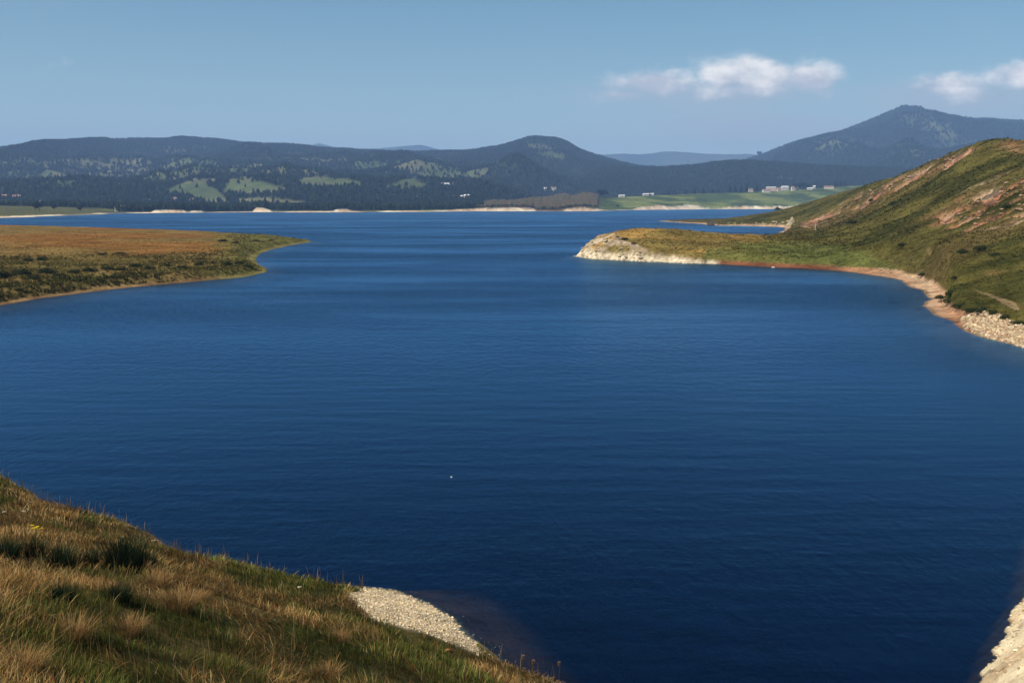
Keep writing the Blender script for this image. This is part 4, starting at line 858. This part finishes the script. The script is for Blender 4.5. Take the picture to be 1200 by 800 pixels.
HL = [(523, 218.5, 34, 6, 'long white building at the right end of the hill meadow', M_wallw, M_grey), (531, 233.5, 10, 6, 'white house among trees, left of the lakeside pair', M_wallw, M_grey), (539, 233.5, 14, 6, 'left of two white houses among trees behind the sandy shore', M_wallw, M_grey),
      (547, 233, 12, 7, 'right of two white houses among trees behind the sandy shore', M_wallw, M_grey), (648, 222.5, 20, 7, 'pale house with pink roof alone on the dark wooded slope', M_wallc, M_tile), (639, 222.5, 8, 5, 'tiny white hut left of the house on the wooded slope', M_wallw, M_grey),
      (471, 226, 10, 6, 'pink house alone in the dark woods below the hill meadow', M_wallp, M_tile), (153, 240, 9, 9, 'bright narrow white house in dark trees on the left shore', M_wallw, M_grey), (172, 237, 18, 4, 'low roofed house right of the narrow white one', M_wallc, M_grey),
      (204, 236.5, 14, 7, 'white house among shore trees left of the low cliffs', M_wallw, M_tile), (225, 237, 8, 6, 'small cream house in the wood edge near the green fields', M_wallc, M_tile), (6, 233, 22, 7, 'pink farmhouse at the far left above the lakeside meadow', M_wallp, M_tile), (20, 234, 16, 8, 'larger pink and cream farm block right of the farmhouse', M_wallc, M_tile),
      (28, 238, 14, 5, 'cream barn below the farm block at far left', M_wallc, M_tile), (50, 240, 7, 7, 'slim cream house right of the dark tree pair', M_wallc, M_grey), (68, 240, 14, 5, 'pale house behind the meadow, third from the left edge', M_wallc, M_grey), (89, 241.5, 7, 4, 'small white hut at the end of the lakeside meadow', M_wallw, M_grey),
      (140, 248, 10, 6, 'small pale pointed boathouse at the left shore point', M_wallc, M_tile), (492, 243, 16, 7, 'pinkish house close to the shore under the woods', M_wallp, M_tile), (478, 245, 36, 4, 'long low pale building on the shore', M_wallw, M_grey)]
for i, (px, py, w, h, lab, wa, ro) in enumerate(HL):
    a = mF(px, py); b = mH1(px, py)
    _, pa = PX(a[0], a[1], a[2]); loc = a if abs(pa-py) < 1.2 else b
    k = 1.0
    house(w*k, 9*k, h*k, 2.4*k, wa, ro, lab, loc, random.uniform(-.25, .25), 2 if h > 5 else 1)

# ================================================================== light, sky, air
SUN_EL, SUN_AZ = R(54), R(-122)        # azimuth from +Y towards +X: behind the camera, to the left
sd_ = Vector((math.sin(SUN_AZ)*math.cos(SUN_EL), math.cos(SUN_AZ)*math.cos(SUN_EL), math.sin(SUN_EL)))
sun = bpy.data.lights.new('sun', 'SUN'); sun.energy = 4.9; sun.angle = R(.53); sun.color = (1, .90, .74)
so = bpy.data.objects.new('sun', sun); COL.objects.link(so); so.rotation_euler = sd_.to_track_quat('Z', 'Y').to_euler(); so.location = (0, 0, 50)
w = bpy.data.worlds.new('World'); scene.world = w; w.use_nodes = True; nt = w.node_tree; L = nt.links
for n in list(nt.nodes): nt.nodes.remove(n)
sky = nd(nt, 'ShaderNodeTexSky', sky_type='NISHITA', sun_disc=False); sky.sun_elevation = SUN_EL; sky.sun_rotation = SUN_AZ
sky.air_density = 1.0; sky.dust_density = 1.6; sky.ozone_density = 1.5; sky.altitude = 900
tc = nd(nt, 'ShaderNodeTexCoord'); sx = nd(nt, 'ShaderNodeSeparateXYZ'); L.new(tc.outputs['Generated'], sx.inputs[0])
Yp = mathn(nt, 'MAXIMUM', sx.outputs[1], .05); U = mathn(nt, 'DIVIDE', sx.outputs[0], Yp); Wn = mathn(nt, 'DIVIDE', sx.outputs[2], Yp)
cv = nd(nt, 'ShaderNodeCombineXYZ'); L.new(U, cv.inputs[0]); L.new(mathn(nt, 'MULTIPLY', Wn, 1.7), cv.inputs[1])
nz = nd(nt, 'ShaderNodeTexNoise'); nz.inputs['Scale'].default_value = 19; nz.inputs['Detail'].default_value = 8; nz.inputs['Roughness'].default_value = .58; L.new(cv.outputs[0], nz.inputs['Vector'])
nz2 = nd(nt, 'ShaderNodeTexNoise'); nz2.inputs['Scale'].default_value = 5; nz2.inputs['Detail'].default_value = 5; L.new(cv.outputs[0], nz2.inputs['Vector'])
def blobs(lst):
    tot = None
    for px, py, rx, ry, amp in lst:
        x, y, ww = ray(px, py); u0, w0 = float(x/y), float(ww/y)
        a = mathn(nt, 'MULTIPLY', mathn(nt, 'SUBTRACT', U, u0), F/rx); b = mathn(nt, 'MULTIPLY', mathn(nt, 'SUBTRACT', Wn, w0), F/ry)
        r = mathn(nt, 'ADD', mathn(nt, 'MULTIPLY', a, a), mathn(nt, 'MULTIPLY', b, b)); g_ = mathn(nt, 'MULTIPLY', mathn(nt, 'EXPONENT', mathn(nt, 'MULTIPLY', r, -1.0)), amp)
        tot = g_ if tot is None else mathn(nt, 'MAXIMUM', tot, g_)
    return tot
def smooth(v, a, b, hi):
    m = nd(nt, 'ShaderNodeMapRange', interpolation_type='SMOOTHSTEP'); L.new(v, m.inputs[0]); m.inputs[1].default_value = a; m.inputs[2].default_value = b; m.inputs[4].default_value = hi; return m.outputs[0]
nn_ = mathn(nt, 'SUBTRACT', nz.outputs['Fac'], .5); nn2 = mathn(nt, 'SUBTRACT', nz2.outputs['Fac'], .5)
cum = blobs([(765, 98, 48, 16, 1.05), (850, 88, 30, 20, 1), (880, 86, 36, 23, 1.2), (905, 90, 36, 18, 1), (950, 93, 42, 20, 1.05), (735, 112, 34, 9, .75), (880, 104, 95, 12, .75), (1110, 98, 50, 16, .72), (1190, 86, 40, 17, .85)])
cumd = mathn(nt, 'ADD', cum, mathn(nt, 'MULTIPLY', nn_, 1.4)); cm = smooth(cumd, .20, .88, .95)
lit = mathn(nt, 'ADD', mathn(nt, 'MULTIPLY', Wn, 9.0), mathn(nt, 'MULTIPLY', nn_, 2.2)); lit = smooth(lit, .75, 1.45, 1.0)
veil = blobs([(900, 150, 190, 24, .9), (1120, 118, 140, 26, 1.0), (850, 112, 190, 18, .8), (1160, 140, 120, 14, .8), (720, 160, 110, 16, .5), (850, 125, 160, 16, .6)]); vm = smooth(mathn(nt, 'ADD', veil, mathn(nt, 'MULTIPLY', nn2, 1.1)), .05, 1.0, .62)
front = mathn(nt, 'GREATER_THAN', sx.outputs[1], .05)
cmm = mathn(nt, 'MULTIPLY', cm, front); vmm = mathn(nt, 'MULTIPLY', vm, front)
def mixc(f, a, b):
    m = nd(nt, 'ShaderNodeMix', data_type='RGBA'); L.new(f, m.inputs[0]); 
    (L.new(a, m.inputs[6]) if not isinstance(a, tuple) else setattr(m.inputs[6], 'default_value', a)); (L.new(b, m.inputs[7]) if not isinstance(b, tuple) else setattr(m.inputs[7], 'default_value', b)); return m.outputs[2]
tint = nd(nt, 'ShaderNodeVectorMath', operation='MULTIPLY'); L.new(sky.outputs[0], tint.inputs[0]); tint.inputs[1].default_value = SKYTINT if 'SKYTINT' in globals() else (.54, .96, .98)
hzf = mathn(nt, 'MULTIPLY', mathn(nt, 'EXPONENT', mathn(nt, 'MULTIPLY', mathn(nt, 'MAXIMUM', sx.outputs[2], 0.0), -12.0)), .88)
air = mixc(hzf, tint.outputs[0], (10.2, 10.8, 9.6, 1))
c = mixc(vmm, air, (6.0, 6.2, 6.4, 1)); c = mixc(cmm, c, mixc(lit, (7.0, 7.1, 7.4, 1), (14.0, 13.2, 11.8, 1)))
bg = nd(nt, 'ShaderNodeBackground'); bg.inputs[1].default_value = .070; L.new(c, bg.inputs[0]); wo = nd(nt, 'ShaderNodeOutputWorld'); L.new(bg.outputs[0], wo.inputs[0])

hm, nt2, N2, L2 = newmat('valley_haze'); out = nd(nt2, 'ShaderNodeOutputMaterial'); pv = nd(nt2, 'ShaderNodeVolumePrincipled')
pv.inputs['Color'].default_value = (.34, .54, .96, 1); pv.inputs['Density'].default_value = 1.0e-4; pv.inputs['Anisotropy'].default_value = 0.0
L2.new(pv.outputs[0], out.inputs['Volume'])
hz = link('haze', boxmesh('haze', [(-13500, 13500, -600, 14200, -5.6, 800)], hm)); tag(hz, kind='stuff')

cam = bpy.data.cameras.new('camera'); cam.lens = 35; cam.sensor_width = 36; cam.clip_end = 60000; cam.clip_start = .1
co = bpy.data.objects.new('camera', cam); COL.objects.link(co); co.location = (0, 0, CH); co.rotation_euler = (math.pi/2-TH, 0, 0); scene.camera = co
scene.view_settings.view_transform = 'Standard'; scene.view_settings.look = 'None'; scene.view_settings.gamma = 1; scene.view_settings.exposure = 0.42
scene.cycles.volume_bounces = 1; scene.cycles.max_bounces = 6; scene.cycles.diffuse_bounces = 2; scene.cycles.glossy_bounces = 2; scene.cycles.transparent_max_bounces = 8
scene.cycles.use_denoising = True; scene.render.use_persistent_data = False
